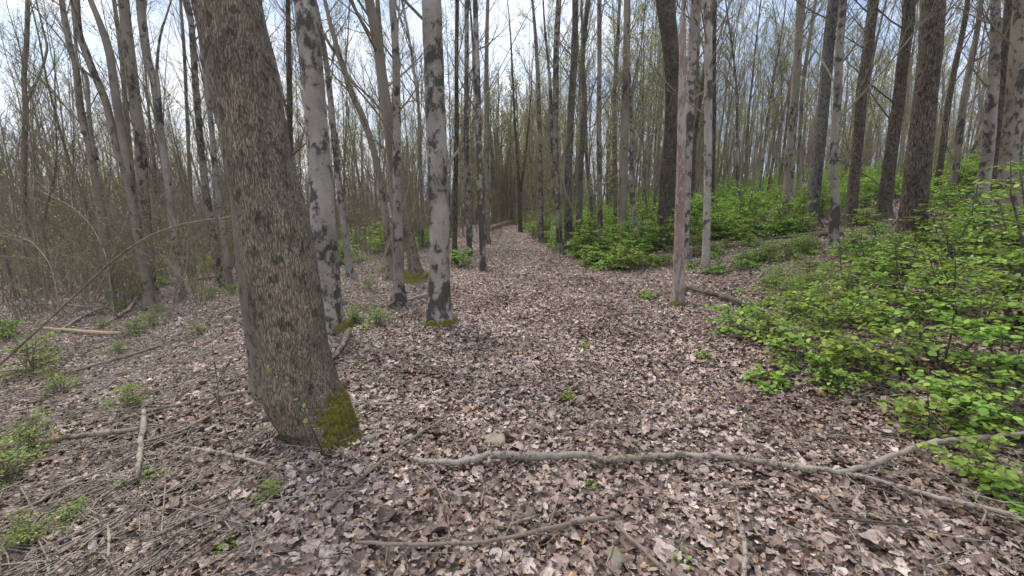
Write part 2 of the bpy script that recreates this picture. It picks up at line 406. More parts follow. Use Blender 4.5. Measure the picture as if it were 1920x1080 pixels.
def smooth_path(pts, rad, per=3):
    """Catmull-Rom through the given points"""
    P, R_ = [], []
    n = len(pts)
    for i in range(n - 1):
        p0 = pts[max(i - 1, 0)]; p1 = pts[i]; p2 = pts[i + 1]; p3 = pts[min(i + 2, n - 1)]
        for k in range(per):
            t = k / per
            P.append(.5 * ((2 * p1) + (p2 - p0) * t + (2 * p0 - 5 * p1 + 4 * p2 - p3) * t * t + (3 * p1 - p0 - 3 * p2 + p3) * t ** 3))
            R_.append(rad[i] * (1 - t) + rad[i + 1] * t)
    P.append(pts[-1]); R_.append(rad[-1]); return P, R_

def moss_sleeve(base, r, hgt, seed, parent, side=None, squash=1.0):
    """uneven moss skirt round a trunk's foot with little tufts"""
    mb = MB(); n = 40; rings = 9; rg = random.Random(seed)
    rows = []
    for i in range(rings):
        t = i / (rings - 1); b0 = len(mb.v)
        for j in range(n):
            a = 2 * math.pi * j / n
            lim = .75 + .75 * mnoise.noise(Vector((math.cos(a) * 1.6 + seed, math.sin(a) * 1.6, 0)))
            if side is not None: lim = lim * .45 + .75 * max(0, math.cos(a - side))
            lim = max(.12, lim)
            z = hgt * t * lim - .05
            rr = r * (1.20 + .42 * (1 - t) ** 2) + (.02 if t < .99 else -.03) * r / .15
            rr *= 1 + .10 * mnoise.noise(Vector((math.cos(a) * 6, math.sin(a) * 6 + seed, z * 12)))
            mb.v.append((base.x + math.cos(a) * rr, base.y + math.sin(a) * rr, base.z + z))
        rows.append(b0)
    for i in range(rings - 1):
        for j in range(n):
            j2 = (j + 1) % n; mb.f.append((rows[i] + j, rows[i] + j2, rows[i + 1] + j2, rows[i + 1] + j))
    nv = len(mb.v)
    for _ in range(700):                                  # tufts
        q = Vector(mb.v[rg.randrange(nv)]); o_ = Vector((q.x - base.x, q.y - base.y, 0)).normalized()
        q += Vector((rg.gauss(0, .008), rg.gauss(0, .008), rg.gauss(0, .012)))
        d = (o_ + Vector((rg.gauss(0, .5), rg.gauss(0, .5), rg.uniform(-.2, .9)))).normalized() * rg.uniform(.01, .022)
        s_ = d.orthogonal().normalized() * .004; b0 = len(mb.v)
        mb.v += [(q - s_)[:], (q + s_)[:], (q + d)[:]]; mb.f.append((b0, b0 + 1, b0 + 2))
    return mb.build('moss', M['moss'], parent)

def bud_mesh(tips, rs, n, size, name='leaves'):
    if not tips: return None
    ii = rs.randint(0, len(tips), n)
    pos = np.array([tips[i][0][:] for i in ii]) + rs.normal(0, .05, (n, 3))
    return leaves_mesh(name, pos, rs.uniform(0, 6.28, n), rs.normal(0, .7, n), rs.normal(0, .7, n), rs.uniform(.6, 1.3, n) * size, rs, True)

def traced_tree(name, label, Y, pts, bark, top=14.0, seed=1, moss=0, cat='tree', flare=1.4, sides=14, limbs=9, limb_from=.35, extra=(), group=None, rough=.05,
                kids=(6, 5), moss_side=None, limb_len=2.6, twig='twig', crown=True, lift=0.0, buds=0):
    """pts: (px, py, width_px) down to the foot; trunk rises on past the frame to height top"""
    P = []; R_ = []
    foot = pts[-1]
    if Y is None: Y = gp(foot[0], foot[1]).y
    for (px, py, wd) in reversed(pts):
        q = at(px, py, Y); depth = q.y * CP - (q.z - CAMZ) * SP_
        P.append(q); R_.append(wd / FPX * depth * .465)
    # set foot on ground and sink it
    gz = h1(P[0].x, Y); P[0].z = gz + .02; root = Vector((P[0].x, Y, gz))
    P.insert(0, Vector((P[0].x, Y, gz - .25))); R_.insert(0, R_[0] * flare * 1.12); R_[1] *= flare
    # a ring above the flare
    q = P[1].lerp(P[2], min(.5, .35 / max(.36, (P[2] - P[1]).length))); P.insert(2, q); R_.insert(2, R_[1] / flare * .9 + R_[3 - 1] * .1)
    rg = random.Random(seed); d = (P[-1] - P[-2]).normalized(); r_end = R_[-1]; z0 = P[-1].z
    yv = rg.uniform(-.02, .03)
    n_up = max(2, int((top + gz - z0) / 1.6))
    if top + gz > z0 + 1:
        for i in range(n_up):
            d = (d + Vector((rg.gauss(0, .03), rg.gauss(0, .03), .06))).normalized()
            P.append(P[-1] + d * ((top + gz - z0) / n_up)); R_.append(max(.012, r_end * (1 - .88 * (i + 1) / n_up)))
    P, R_ = smooth_path(P, R_, 4)
    P = [p - root for p in P]
    e_ = empty(name, root); tag(e_, label, cat, group)
    mb = MB(); mb.tube(P, R_, sides, rough=rough, seed=seed * 3.1, foot=.35)
    mb.build('trunk', M[bark], e_)
    for ex in extra:                                         # second stems and forks: list of (px, py, w)
        pp, rr = [], []
        for (px, py, wd) in ex:
            q = at(px, py, Y); depth = q.y * CP - (q.z - CAMZ) * SP_; pp.append(q - root); rr.append(wd / FPX * depth * .5)
        if pp[-1].z < .6 and ex[-1][1] > 420: pp[-1].z = -.1
        pp.reverse(); rr.reverse()
        d2 = (pp[-1] - pp[-2]).normalized()
        for i in range(4): d2 = (d2 + Vector((rg.gauss(0, .05), rg.gauss(0, .05), .08))).normalized(); pp.append(pp[-1] + d2 * 1.3); rr.append(rr[-1] * .7)
        pp, rr = smooth_path(pp, rr, 3)
        m2 = MB(); m2.tube(pp, rr, 10, rough=rough, seed=seed); m2.build('stem', M[bark], e_)
    if crown:
        cb = MB(); tips = []
        for k in range(limbs):
            t = limb_from + (1 - limb_from) * (k + rg.random()) / limbs * .97
            q, dl = path_at(P, min(t, .97)); i = min(int(t * (len(P) - 1)), len(R_) - 1)
            a = rg.uniform(0, 6.28); ou = Vector((math.cos(a), math.sin(a), 0)); ang = rg.uniform(.55, 1.0)
            nd = dl * math.cos(ang) + ou * math.sin(ang)
            grow(cb, q, nd, limb_len * rg.uniform(.6, 1.25) * (1.15 - .6 * t), min(R_[i] * .3, .022), 0, rg, .10, .10, tips, 5, kids, .7)
        if cb.v: cb.build('crown', M['twig_dark' if bark in ('bark_dark', 'bark_grey') else twig], e_)
        if buds:
            me = bud_mesh(tips, np.random.RandomState(seed), buds, .035); 
            if me: link('leaves', me, M['leaf_bud'], e_)
    if moss:
        moss_sleeve(Vector((P[4].x * .3, 0, 0)), R_[4], moss, seed, e_, moss_side)
    return e_
# ------------------------------------------------------------------ the big leaning tree (its own trunk relief)
def big_tree():
    Y = gp(592, 838).y + .18
    prof = [(-75, 346, 474), (0, 362, 487), (75, 380, 500), (150, 396, 520), (220, 410, 532), (300, 425, 548), (400, 446, 574), (500, 462, 592), (600, 477, 606), (680, 490, 622), (740, 500, 640), (790, 524, 655), (835, 536, 655)]
    P, R_ = [], []
    for (py, l, r) in reversed(prof):
        q = at((l + r) / 2, py, Y); depth = q.y * CP - (q.z - CAMZ) * SP_
        P.append(q); R_.append((r - l) / FPX * depth * .47)
    gz = h1(P[0].x, Y); root = Vector((P[0].x, Y, gz))
    P[0].z = gz + .01; P.insert(0, P[0] + Vector((.02, 0, -.22))); R_.insert(0, R_[0] * 1.1)
    d = (P[-1] - P[-2]).normalized(); rg = random.Random(5)
    for i in range(9):
        d = (d + Vector((rg.gauss(0, .03), rg.gauss(0, .03), .10))).normalized(); P.append(P[-1] + d * 1.4); R_.append(max(.03, R_[-1] * .86))
    P, R_ = smooth_path(P, R_, 10); P = [p - root for p in P]
    e_ = empty('tree', root); tag(e_, 'thick leaning tree with furrowed brown bark and a mossy foot, nearest the camera', 'tree')
    n = 150; V = []; MOSSV = []; MOSSM = []; k = len(P)
    for i, p in enumerate(P):
        t = (P[min(i + 1, k - 1)] - P[max(i - 1, 0)]).normalized()
        a = t.cross(Vector((0, 1, 0))).normalized(); c = t.cross(a)
        for j in range(n):
            an = 2 * math.pi * j / n; dv = a * math.cos(an) + c * math.sin(an); r = R_[i]; q = p + dv * r
            low = max(0, 1 - p.z / .5)
            r *= 1 + .05 * mnoise.noise(q * 3.0) + .025 * mnoise.noise(Vector((q.x * 11, q.y * 11, q.z * 4)))
            r *= 1 + low ** 2 * (.06 * math.cos(5 * an + 1) + .04 * math.cos(3 * an))
            bt = max(0, math.cos(an - .86 * math.pi)) ** 2.2
            r += bt * .21 * math.exp(-(max(p.z, -.05) + .05) / .15) * (1 + .25 * mnoise.noise(q * 6))
            r += .0045 * mnoise.noise(Vector((q.x * 55, q.y * 55, q.z * 9)))
            V.append((p + dv * r)[:])
            da = (an - .90 * math.pi + math.pi) % (2 * math.pi) - math.pi
            mk = .85 - (da / .85) ** 2 - (max(0, p.z) / .33) ** 2 + .9 * mnoise.noise(q * 6) + .9 * mnoise.noise(q * 17) + .6 * mnoise.noise(q * 40)
            MOSSV.append((p + dv * (r + max(-.010, min(.009, mk * .016)) + .004 * mnoise.noise(q * 60)))[:]); MOSSM.append(mk if p.z < .62 else -1)
    idx = np.arange(k * n).reshape(k, n); j2 = np.roll(idx, -1, 1)
    Fq = np.stack([idx[:-1], j2[:-1], j2[1:], idx[1:]], -1).reshape(-1, 4)
    link('trunk', npmesh('trunk', np.array(V), Fq, smooth=True), M['bark_big'], e_)
    # the limb leaving to the left at the top of the frame
    q0 = at(388, -80, Y) - root; mb = MB()
    pp = [q0, at(345, -100, Y) - root, at(310, -130, Y) - root, at(270, -190, Y) - root + Vector((0, -.2, 0)), at(200, -330, Y) - root]
    pp, rr = smooth_path(pp, [.08, .06, .055, .05, .04], 4); mb.tube(pp, rr, 14, rough=.06, seed=3)
    limb = mb.build('limb', M['bark_big'], e_)
    cb = MB()
    for i in range(12):
        t = .70 + .28 * i / 12; q, dl = path_at(P, t); a = rg.uniform(0, 6.28)
        grow(cb, q, dl * .6 + Vector((math.cos(a), math.sin(a), .2)), rg.uniform(2, 3.6), .06, 0, rg, .06, .1, None, 5, (6, 5), .7)
    grow(cb, pp[-1], pp[-1] - pp[-2], 3, .04, 0, rg, .05, .1, None, 5, (6, 5), .7)
    cb.build('crown', M['twig'], e_)
    # moss growing over the right-hand root
    mb = MB(); mp_ = {}
    def vid(q):
        if q not in mp_: mp_[q] = len(mb.v); mb.v.append(MOSSV[q])
        return mp_[q]
    for f in Fq:
        if max(MOSSM[q] for q in f) > -.35: mb.f.append(tuple(vid(int(q)) for q in f))
    good = [q for q in mp_ if MOSSM[q] > -.12]
    for _ in range(9000):
        q_ = rg.choice(good)
        if rg.random() > .25 + MOSSM[q_]: continue
        q = Vector(MOSSV[q_]); ax = Vector((0, 0, q.z)); o_ = (q - ax).normalized()
        q += Vector((rg.gauss(0, .006), rg.gauss(0, .006), rg.gauss(0, .006)))
        d = (o_ * .8 + Vector((rg.gauss(0, .6), rg.gauss(0, .6), rg.uniform(-.4, .7)))).normalized() * rg.uniform(.004, .013)
        s_ = d.orthogonal().normalized() * .0018; b0 = len(mb.v)
        mb.v += [(q - s_)[:], (q + s_)[:], (q + d)[:]]; mb.f.append((b0, b0 + 1, b0 + 2))
    mb.build('moss', M['moss'], e_)
    return e_, root, Y
BIG, BIG_ROOT, BIG_Y = big_tree()

# ------------------------------------------------------------------ trees one can tell apart, from left to right
T = traced_tree
T('tree', 'thin bare tree forking like a Y against the grey sky, leftmost in the photo', 16, [(52, 0, 7), (50, 80, 8), (45, 150, 8), (48, 210, 9), (44, 330, 10), (46, 450, 11), (50, 540, 12)], 'bark_mid', 11, 21, extra=[[(82, 60, 3), (88, 95, 4), (70, 150, 4), (49, 195, 5)]], limbs=10, limb_from=.4)
T('tree', 'slender grey tree with a kinked upper trunk, left of the dark curving tree', 12, [(115, -5, 9), (122, 40, 10), (133, 95, 10), (142, 125, 11), (152, 210, 12), (165, 260, 13), (178, 330, 14), (196, 430, 15), (205, 545, 16)], 'bark_mid', 13, 22, extra=[[(140, 60, 4), (146, 120, 5), (162, 145, 6), (168, 230, 7), (180, 300, 8)]])
T('tree', 'dark tree curving strongly left as it rises, twin trunk meeting low down', 10.5, [(143, -5, 11), (148, 60, 12), (158, 90, 13), (175, 135, 13), (198, 190, 13), (215, 260, 13), (238, 330, 14), (252, 400, 16), (270, 500, 17), (287, 612, 19)], 'bark_mid', 12, 23, extra=[[(168, -5, 9), (186, 40, 10), (203, 90, 13), (210, 130, 13), (217, 180, 14), (228, 250, 13), (246, 350, 12)]])
T('tree', 'dark barked tree mottled with pale rings, right of the curving twin tree', 13, [(231, -5, 19), (238, 60, 19), (245, 120, 20), (253, 190, 20), (262, 260, 19), (268, 350, 19), (275, 450, 20), (284, 560, 22)], 'bark_mix', 15, 24)
T('tree', 'tall pale grey tree bending at half height, left of the big leaning trunk', 11, [(262, -5, 14), (268, 50, 15), (276, 110, 15), (288, 150, 13), (300, 240, 13), (312, 320, 13), (324, 420, 13), (334, 505, 15), (338, 555, 16)], 'bark_spot', 14, 25, extra=[[(318, 10, 3), (300, 70, 4), (294, 130, 5), (297, 160, 6), (301, 220, 6)]])
T('tree', 'pole thin grey tree standing between two bending pale trees on the left', 17, [(213, -5, 7), (222, 60, 8), (230, 130, 8), (240, 250, 9), (252, 380, 10), (262, 540, 11)], 'bark_mid', 14, 26)
T('tree', 'smooth pale tree with dark blotches just left of the big leaning trunk', 13, [(348, -5, 11), (358, 40, 11), (363, 100, 12), (366, 150, 12), (372, 220, 12), (378, 290, 12), (392, 400, 13), (404, 470, 14), (414, 540, 15)], 'bark_spot', 14, 27)
T('tree', 'thin straight dark tree left of the blotched pale tree', 18, [(338, -5, 5), (345, 90, 6), (350, 200, 6), (356, 330, 7), (362, 500, 8)], 'bark_mid', 13, 28)
T('tree', 'spotted slim tree half hidden along the left edge of the big trunk', 12.5, [(372, 40, 8), (385, 140, 9), (395, 220, 9), (405, 330, 10), (420, 450, 12), (432, 540, 13)], 'bark_spot', 14, 29)
T('tree', 'reddish grey trunk standing close behind the foot of the big leaning tree', 3.65, [(420, 0, 40), (440, 200, 42), (458, 400, 44), (473, 560, 44), (488, 680, 42), (500, 752, 44)], 'bark_mid', 11, 30, flare=1.05, rough=.03, limbs=5, limb_from=.6)
T('tree', 'large pale tree with round black patches, right beside the big leaning trunk', None, [(571, -5, 42), (581, 80, 42), (588, 160, 42), (594, 240, 42), (601, 330, 44), (607, 430, 48), (613, 520, 50), (620, 622, 54)], 'bark_pale', 15, 31, moss=.22, flare=1.12, sides=28, limbs=8, limb_from=.55, moss_side=0.2)
T('tree', 'dark narrow tree behind the gap left of the black patched tree', 12, [(540, -5, 9), (541, 100, 10), (543, 200, 10), (545, 330, 11), (550, 470, 12), (556, 540, 13)], 'bark_dark', 14, 32)
T('tree', 'slim blotched tree right of the black patched tree, leaning slightly left', 12, [(592, 10, 9), (602, 60, 10), (612, 120, 11), (620, 190, 11), (628, 270, 12), (636, 350, 12), (648, 450, 13), (658, 525, 14)], 'bark_spot', 13, 33)
T('tree', 'bare tree leaning far left across the sky behind the paired trunks', 11, [(608, -5, 7), (618, 40, 9), (632, 90, 10), (645, 130, 12), (662, 180, 13), (682, 225, 13), (705, 300, 13), (722, 400, 14), (732, 520, 15)], 'bark_mid', 11, 34, extra=[[(590, 25, 4), (605, 60, 5), (622, 90, 6), (634, 105, 7), (646, 140, 8)]])
T('tree', 'smooth brown grey tree of a leaning pair, merging into its mottled neighbour', 7.6, [(691, -5, 19), (702, 50, 20), (711, 100, 20), (718, 160, 20), (727, 230, 19), (735, 300, 19), (741, 370, 19), (745, 450, 20), (748, 560, 22)], 'bark_mid', 13, 35, sides=18)
T('tree', 'black mottled tree of the leaning pair, left of the moss footed pale trunk', 7.3, [(736, -5, 14), (740, 60, 14), (743, 130, 15), (744, 220, 15), (744, 300, 16), (746, 400, 18), (748, 500, 21), (750, 606, 25)], 'bark_spot', 13, 36, sides=18, rough=.12)
T('tree', 'brown mossy tree slanting up left behind the leaning pair', 10.5, [(716, 100, 10), (728, 200, 13), (742, 300, 16), (757, 390, 19), (768, 450, 22), (782, 525, 27)], 'bark_big', 12, 37, moss=.3)
T('tree', 'pale trunk with black lichen blotches and bright moss foot beside the leaf path', None, [(809, -5, 40), (811, 60, 40), (814, 130, 40), (816, 200, 41), (819, 280, 41), (822, 360, 39), (824, 440, 40), (824, 520, 42), (823, 606, 47)], 'bark_pale', 15, 38, moss=.17, flare=1.12, sides=28, limbs=8, limb_from=.55, extra=[[(868, 262, 2), (856, 286, 4), (845, 302, 7), (838, 325, 9)]])
T('tree', 'thin nearly black tree just right of the moss footed pale trunk', 13, [(857, -5, 8), (856, 120, 8), (856, 250, 9), (853, 380, 10), (852, 480, 11)], 'bark_dark', 15, 39)
T('tree', 'pale spotted tree between the black thin tree and the path edge tree', 15, [(875, -5, 9), (875, 120, 9), (874, 240, 10), (877, 360, 11), (880, 460, 12)], 'bark_spot', 15, 40)
T('tree', 'slender pale grey tree standing at the left edge of the leaf path', None, [(891, -5, 10), (893, 80, 11), (896, 180, 12), (898, 290, 12), (901, 390, 12), (904, 450, 12), (906, 508, 13)], 'bark_pale', 14, 41, flare=1.1, extra=[[(882, 20, 4), (886, 80, 4), (889, 160, 5), (893, 230, 5)]])
T('tree', 'dark slim tree right behind the path edge pale tree', 20, [(913, 60, 8), (912, 160, 9), (913, 270, 9), (914, 430, 11)], 'bark_mid', 15, 42, buds=200)
T('tree', 'dark forked tree at the far end of the path, beside the fallen log', 27, [(960, 120, 4), (965, 220, 5), (971, 320, 7), (976, 408, 9)], 'bark_dark', 15, 43, extra=[[(992, 220, 3), (984, 300, 5), (975, 360, 6)]], buds=500)
T('tree', 'small pale stemmed tree right of the path end among green bushes', 19, [(1005, 80, 7), (1010, 200, 8), (1013, 320, 10), (1015, 440, 11)], 'bark_spot', 13, 44, buds=500, limb_from=.2, limbs=18)
T('tree', 'many branched spotted tree rising from the right edge of the path', None, [(1048, -5, 11), (1043, 90, 12), (1042, 180, 12), (1041, 280, 13), (1043, 350, 13), (1047, 410, 12), (1050, 478, 13)], 'bark_spot', 13, 45, limb_from=.18, limbs=22, limb_len=2.9, buds=900, extra=[[(1022, 60, 4), (1030, 140, 5), (1034, 230, 7), (1036, 300, 8), (1041, 370, 8)]], kids=(7, 5))
T('tree', 'slate grey straight tree, first of the pair right of the many branched tree', 15.5, [(1079, -5, 13), (1077, 100, 13), (1072, 180, 15), (1068, 260, 15), (1065, 340, 16), (1067, 440, 18)], 'bark_grey', 15, 46, rough=.08)
T('tree', 'slate grey tree with a gentle S bend, right one of the slate grey pair', 17.5, [(1103, -5, 10), (1096, 60, 10), (1092, 120, 10), (1096, 190, 11), (1091, 270, 12), (1087, 340, 13), (1086, 420, 14)], 'bark_grey', 15, 47, rough=.08)
T('tree', 'straight brown grey pole tree midway between slate pair and twin spotted trees', 14, [(1124, -5, 9), (1124, 120, 9), (1123, 250, 10), (1125, 380, 11), (1127, 450, 12)], 'bark_mid', 14, 48)
T('tree', 'very thin spotted tree left of the ringed grey trunk', 16, [(1162, -5, 6), (1158, 80, 7), (1152, 190, 8), (1153, 300, 8), (1155, 400, 9)], 'bark_spot', 13, 49, buds=150)
T('tree', 'grey trunk with dark rings rising from bushes left of the thick black tree', 14.5, [(1176, -5, 13), (1175, 80, 14), (1173, 180, 16), (1170, 280, 17), (1168, 400, 20)], 'bark_mix', 15, 50, rough=.08)
T('tree', 'short crooked dark footed sapling tree in the bushes right of the ringed trunk', 12.5, [(1182, 180, 6), (1184, 260, 8), (1184, 330, 9), (1188, 400, 10), (1200, 462, 13)], 'bark_spot', 8, 51, limb_from=.5)
T('tree', 'thick nearly black trunk standing in green bushes at the middle right', 13.5, [(1246, -5, 36), (1254, 60, 32), (1260, 130, 29), (1261, 200, 28), (1258, 270, 28), (1253, 330, 31), (1250, 410, 36)], 'bark_dark', 17, 52, sides=20, rough=.04)
T('tree', 'dead reddish trunk with peeling bark and mossy foot right of the path', None, [(1281, 20, 9), (1280, 100, 13), (1279, 190, 16), (1277, 290, 17), (1275, 380, 18), (1273, 470, 20), (1271, 572, 23)], 'bark_red', 5.6, 53, moss=.13, crown=True, limbs=3, limb_from=.75, limb_len=.8, flare=1.15, sides=18, rough=.1)
T('tree', 'whitish flaking tree close behind the dead reddish trunk', 10.5, [(1303, -5, 16), (1299, 80, 17), (1295, 170, 16), (1291, 270, 16), (1287, 370, 16), (1284, 470, 17)], 'bark_pale', 15, 54, rough=.1)
T('tree', 'smooth pale grey tree with ring scars and dark foot, right of the dead reddish trunk', None, [(1326, -5, 14), (1328, 90, 15), (1328, 190, 15), (1328, 280, 15), (1326, 380, 14), (1323, 503, 15)], 'bark_pale', 15, 55, flare=1.12, sides=16)
T('tree', 'dark straight tree directly behind the smooth ring scarred tree', 18, [(1340, -5, 8), (1339, 120, 8), (1338, 250, 9), (1336, 380, 10)], 'bark_dark', 15, 56)
T('tree', 'thin tree with crossing dark stems behind the flaking white trunk', 17, [(1322, 120, 6), (1312, 190, 7), (1302, 270, 8), (1298, 380, 9)], 'bark_dark', 12, 57)
T('tree', 'rough dark tree with pale flecks, first thick trunk right of the ring scarred tree', 14, [(1502, -5, 15), (1497, 80, 15), (1491, 170, 16), (1483, 270, 16), (1477, 395, 19)], 'bark_mix', 15, 58, rough=.1)
T('tree', 'slim forked tree leaning right between the flecked tree and the smooth slate trunk', 19, [(1530, -5, 5), (1520, 60, 6), (1508, 140, 7), (1501, 230, 7), (1496, 380, 9)], 'bark_mid', 13, 59)
T('tree', 'smooth slate coloured trunk leaning right on the bank, beside a spotted white tree', 12.5, [(1564, -5, 20), (1556, 60, 20), (1549, 140, 20), (1541, 220, 21), (1532, 300, 22), (1525, 390, 25)], 'bark_grey', 15, 60, rough=.03)
T('tree', 'white tree with black spots standing behind the fallen mossy log', 8.9, [(1582, -5, 13), (1575, 80, 14), (1571, 160, 14), (1567, 240, 14), (1562, 320, 15), (1566, 380, 16), (1567, 432, 19)], 'bark_spot', 14, 61, sides=16, rough=.1)
T('tree', 'dark crooked tree on the bank, first one right of the white spotted tree', 11.5, [(1638, -5, 18), (1632, 50, 18), (1625, 110, 18), (1615, 170, 19), (1612, 230, 18), (1605, 300, 18), (1597, 400, 22)], 'bark_dark', 14, 62, rough=.12)
T('tree', 'dark leaning tree on the bank with thin side branches, left of the thickest bank tree', 11.5, [(1706, -5, 20), (1702, 50, 20), (1694, 110, 20), (1686, 180, 20), (1676, 250, 21), (1662, 360, 24)], 'bark_dark', 14, 63, rough=.12, limb_from=.15, limbs=14)
T('tree', 'thickest dark trunk on the right bank, foot hidden in bright saplings', 8.6, [(1751, -5, 37), (1746, 70, 38), (1739, 150, 38), (1729, 240, 40), (1719, 330, 42), (1708, 445, 48)], 'bark_dark', 16, 64, sides=20, rough=.09)
T('tree', 'thin dark tree right of the thickest bank trunk, forked high up', 14, [(1815, -5, 8), (1805, 60, 9), (1790, 130, 9), (1776, 210, 10), (1762, 330, 12)], 'bark_dark', 12, 65)
T('tree', 'slim leaning tree in the gap of sky left of the mottled right edge trees', 12.5, [(1840, -5, 8), (1832, 60, 9), (1818, 130, 11), (1806, 200, 12), (1792, 330, 14)], 'bark_mid', 12, 66, limbs=12, limb_from=.2)
T('tree', 'mottled grey trunk with black stains, left one near the right edge of the photo', 10.5, [(1868, -5, 15), (1867, 60, 16), (1864, 130, 17), (1860, 190, 18), (1852, 280, 20), (1840, 380, 22)], 'bark_spot', 14, 67, rough=.12)
T('tree', 'stained dark trunk squeezed between two others near the right edge of the photo', 11.5, [(1893, -5, 12), (1888, 60, 13), (1882, 130, 14), (1876, 200, 15), (1868, 300, 17), (1858, 380, 18)], 'bark_dark', 13, 68)
T('tree', 'grey brown trunk cut by the right edge of the photo', 9.5, [(1916, -5, 24), (1912, 70, 26), (1906, 150, 28), (1900, 230, 30), (1890, 380, 36)], 'bark_mix', 14, 69, sides=18, rough=.07)

# ------------------------------------------------------------------ background trees: six kinds, then copies
def bg_proto(seed, hgt, r, bark, limbs, frm, llen, buds, bend=.05, kids=(8, 6), fork=False, twig='twig'):
    rg = random.Random(seed); e_ = empty('tree', (0, 0, -500)); r *= .72
    P = [Vector((0, 0, -.4)), Vector((0, 0, .25))]; R_ = [r * 1.25, r]; d = Vector((rg.gauss(0, bend), rg.gauss(0, bend), 1)).normalized()
    n = 9
    for i in range(n):
        d = (d + Vector((rg.gauss(0, bend), rg.gauss(0, bend), .10))).normalized(); P.append(P[-1] + d * hgt / n); R_.append(max(.012, r * (1 - .9 * (i + 1) / n)))
    P, R_ = smooth_path(P, R_, 2); mb = MB(); mb.tube(P, R_, 8, rough=.08, seed=seed)
    mb.build('trunk', M[bark], e_)
    cb = MB(); tips = []
    for k in range(limbs):
        t = frm + (1 - frm) * (k + rg.random()) / limbs * .97; q, dl = path_at(P, min(t, .97)); i = min(int(t * (len(P) - 1)), len(R_) - 1)
        a = rg.uniform(0, 6.28); ang = rg.uniform(.45, .85)
        grow(cb, q, dl * math.cos(ang) + Vector((math.cos(a), math.sin(a), 0)) * math.sin(ang), llen * rg.uniform(.6, 1.2) * (1.1 - .6 * (t - frm) / (1 - frm)), min(R_[i] * .5, .04), 0, rg, .13, .09, tips, 4, kids, .62, (3, 3, 3))
    cb.build('crown', M[twig], e_)
    if buds: link('leaves', bud_mesh(tips, np.random.RandomState(seed), buds, .068), M['leaf_bud'], e_)
    return e_
protos = [bg_proto(101, 15, .10, 'bark_mid', 24, .35, 2.4, 0),
          bg_proto(102, 17, .14, 'bark_mix', 28, .38, 2.8, 900),
          bg_proto(103, 13, .07, 'bark_spot', 24, .28, 2.0, 1300, .07),
          bg_proto(104, 16, .12, 'bark_pale', 26, .38, 2.5, 0),
          bg_proto(105, 18, .17, 'bark_dark', 28, .40, 3.1, 0, .04),
          bg_proto(106, 11, .05, 'bark_mid', 26, .12, 1.9, 1600, .09),
          bg_proto(107, 14, .085, 'bark_grey', 24, .35, 2.3, 500, .08)]
kind_words = ['slim brown grey', 'mottled grey', 'thin spotted', 'pale grey', 'tall dark', 'small twiggy budding', 'slate grey']
rs = np.random.RandomState(77)
placed = []; cnt = 0; tries = 0
used_proto = set()
def place_bg(i, x, y, label, group, s, z=None):
    loc = (x, y, h1(x, y) - .05 if z is None else z); rz = rs.uniform(0, 6.28); tl = (rs.normal(0, .035), rs.normal(0, .035))
    p = protos[i]
    if i not in used_proto:
        used_proto.add(i); p.location = loc; p.rotation_euler = (tl[0], tl[1], rz); p.scale = (s, s, s); p['label'] = label; p['group'] = group; p['category'] = 'tree'
    else: copy_thing(p, loc, rz, s, label, group, tl)
while cnt < 225 and tries < 20000:
    tries += 1
    u = rs.rand(); y = 15 + 42 * u ** .95; px = rs.uniform(-60, 1980); depth = y * CP; x = (px - 960) / FPX * depth
    cx = .35 - .055 * y
    if abs(x - cx) < 2.3 and y < 42: continue
    if 940 < px < 1000 and y < 36: continue
    if 1200 < px < 1480 and y < 17: continue
    if px > 1480 and y < 17: continue
    if px < 520 and y < 14: continue
    md = 1.1 + y * .024
    if any((x - a) ** 2 + (y - b_) ** 2 < md * md for a, b_ in placed): continue
    placed.append((x, y)); cnt += 1
    if px < 700: i = rs.choice([0, 0, 2, 3, 6, 5, 1])
    elif px < 1000: i = rs.choice([0, 2, 2, 3, 5, 5, 6])
    else: i = rs.choice([1, 2, 2, 3, 4, 5, 0])
    zone = 'left of the path' if px < 900 else ('beyond the bend of the path' if px < 1200 else 'on the rising right bank')
    far = 'far off' if y > 30 else 'in the middle distance'
    place_bg(i, x, y, '%s tree %s %s' % (kind_words[i], far, zone), '%s trees %s %s' % (kind_words[i], far, zone), rs.uniform(.78, 1.15) * (.9 if px < 500 else 1))

for k in range(42):
    y = rs.uniform(19, 40); px = rs.choice([rs.uniform(900, 1060), rs.uniform(1000, 1330), rs.uniform(1330, 1900)]); x = (px - 960) / FPX * y
    if abs(x - (.35 - .055 * y)) < 2.2: continue
    place_bg(rs.choice([5, 2]), x, y, 'young budding tree with a yellow green haze of opening leaves', 'young budding trees beyond the green bushes', rs.uniform(.6, .95))
for k, (px, y, i) in enumerate([(885, 21, 2), (868, 25, 3), (893, 29, 5), (915, 37, 5), (985, 33, 5), (1000, 27, 2), (1018, 24, 5), (840, 19, 2), (936, 46, 5), (950, 52, 2), (968, 48, 5), (1030, 31, 0), (1060, 21, 2), (1110, 23, 5), (1140, 26, 2), (1205, 19, 2), (1220, 24, 5), (925, 56, 0)]):
    place_bg(i, (px - 960) / FPX * y * CP, y, 'slender twiggy tree closing the view where the path bends away', 'slender trees around the bend of the path', .8 + .03 * (k % 5))
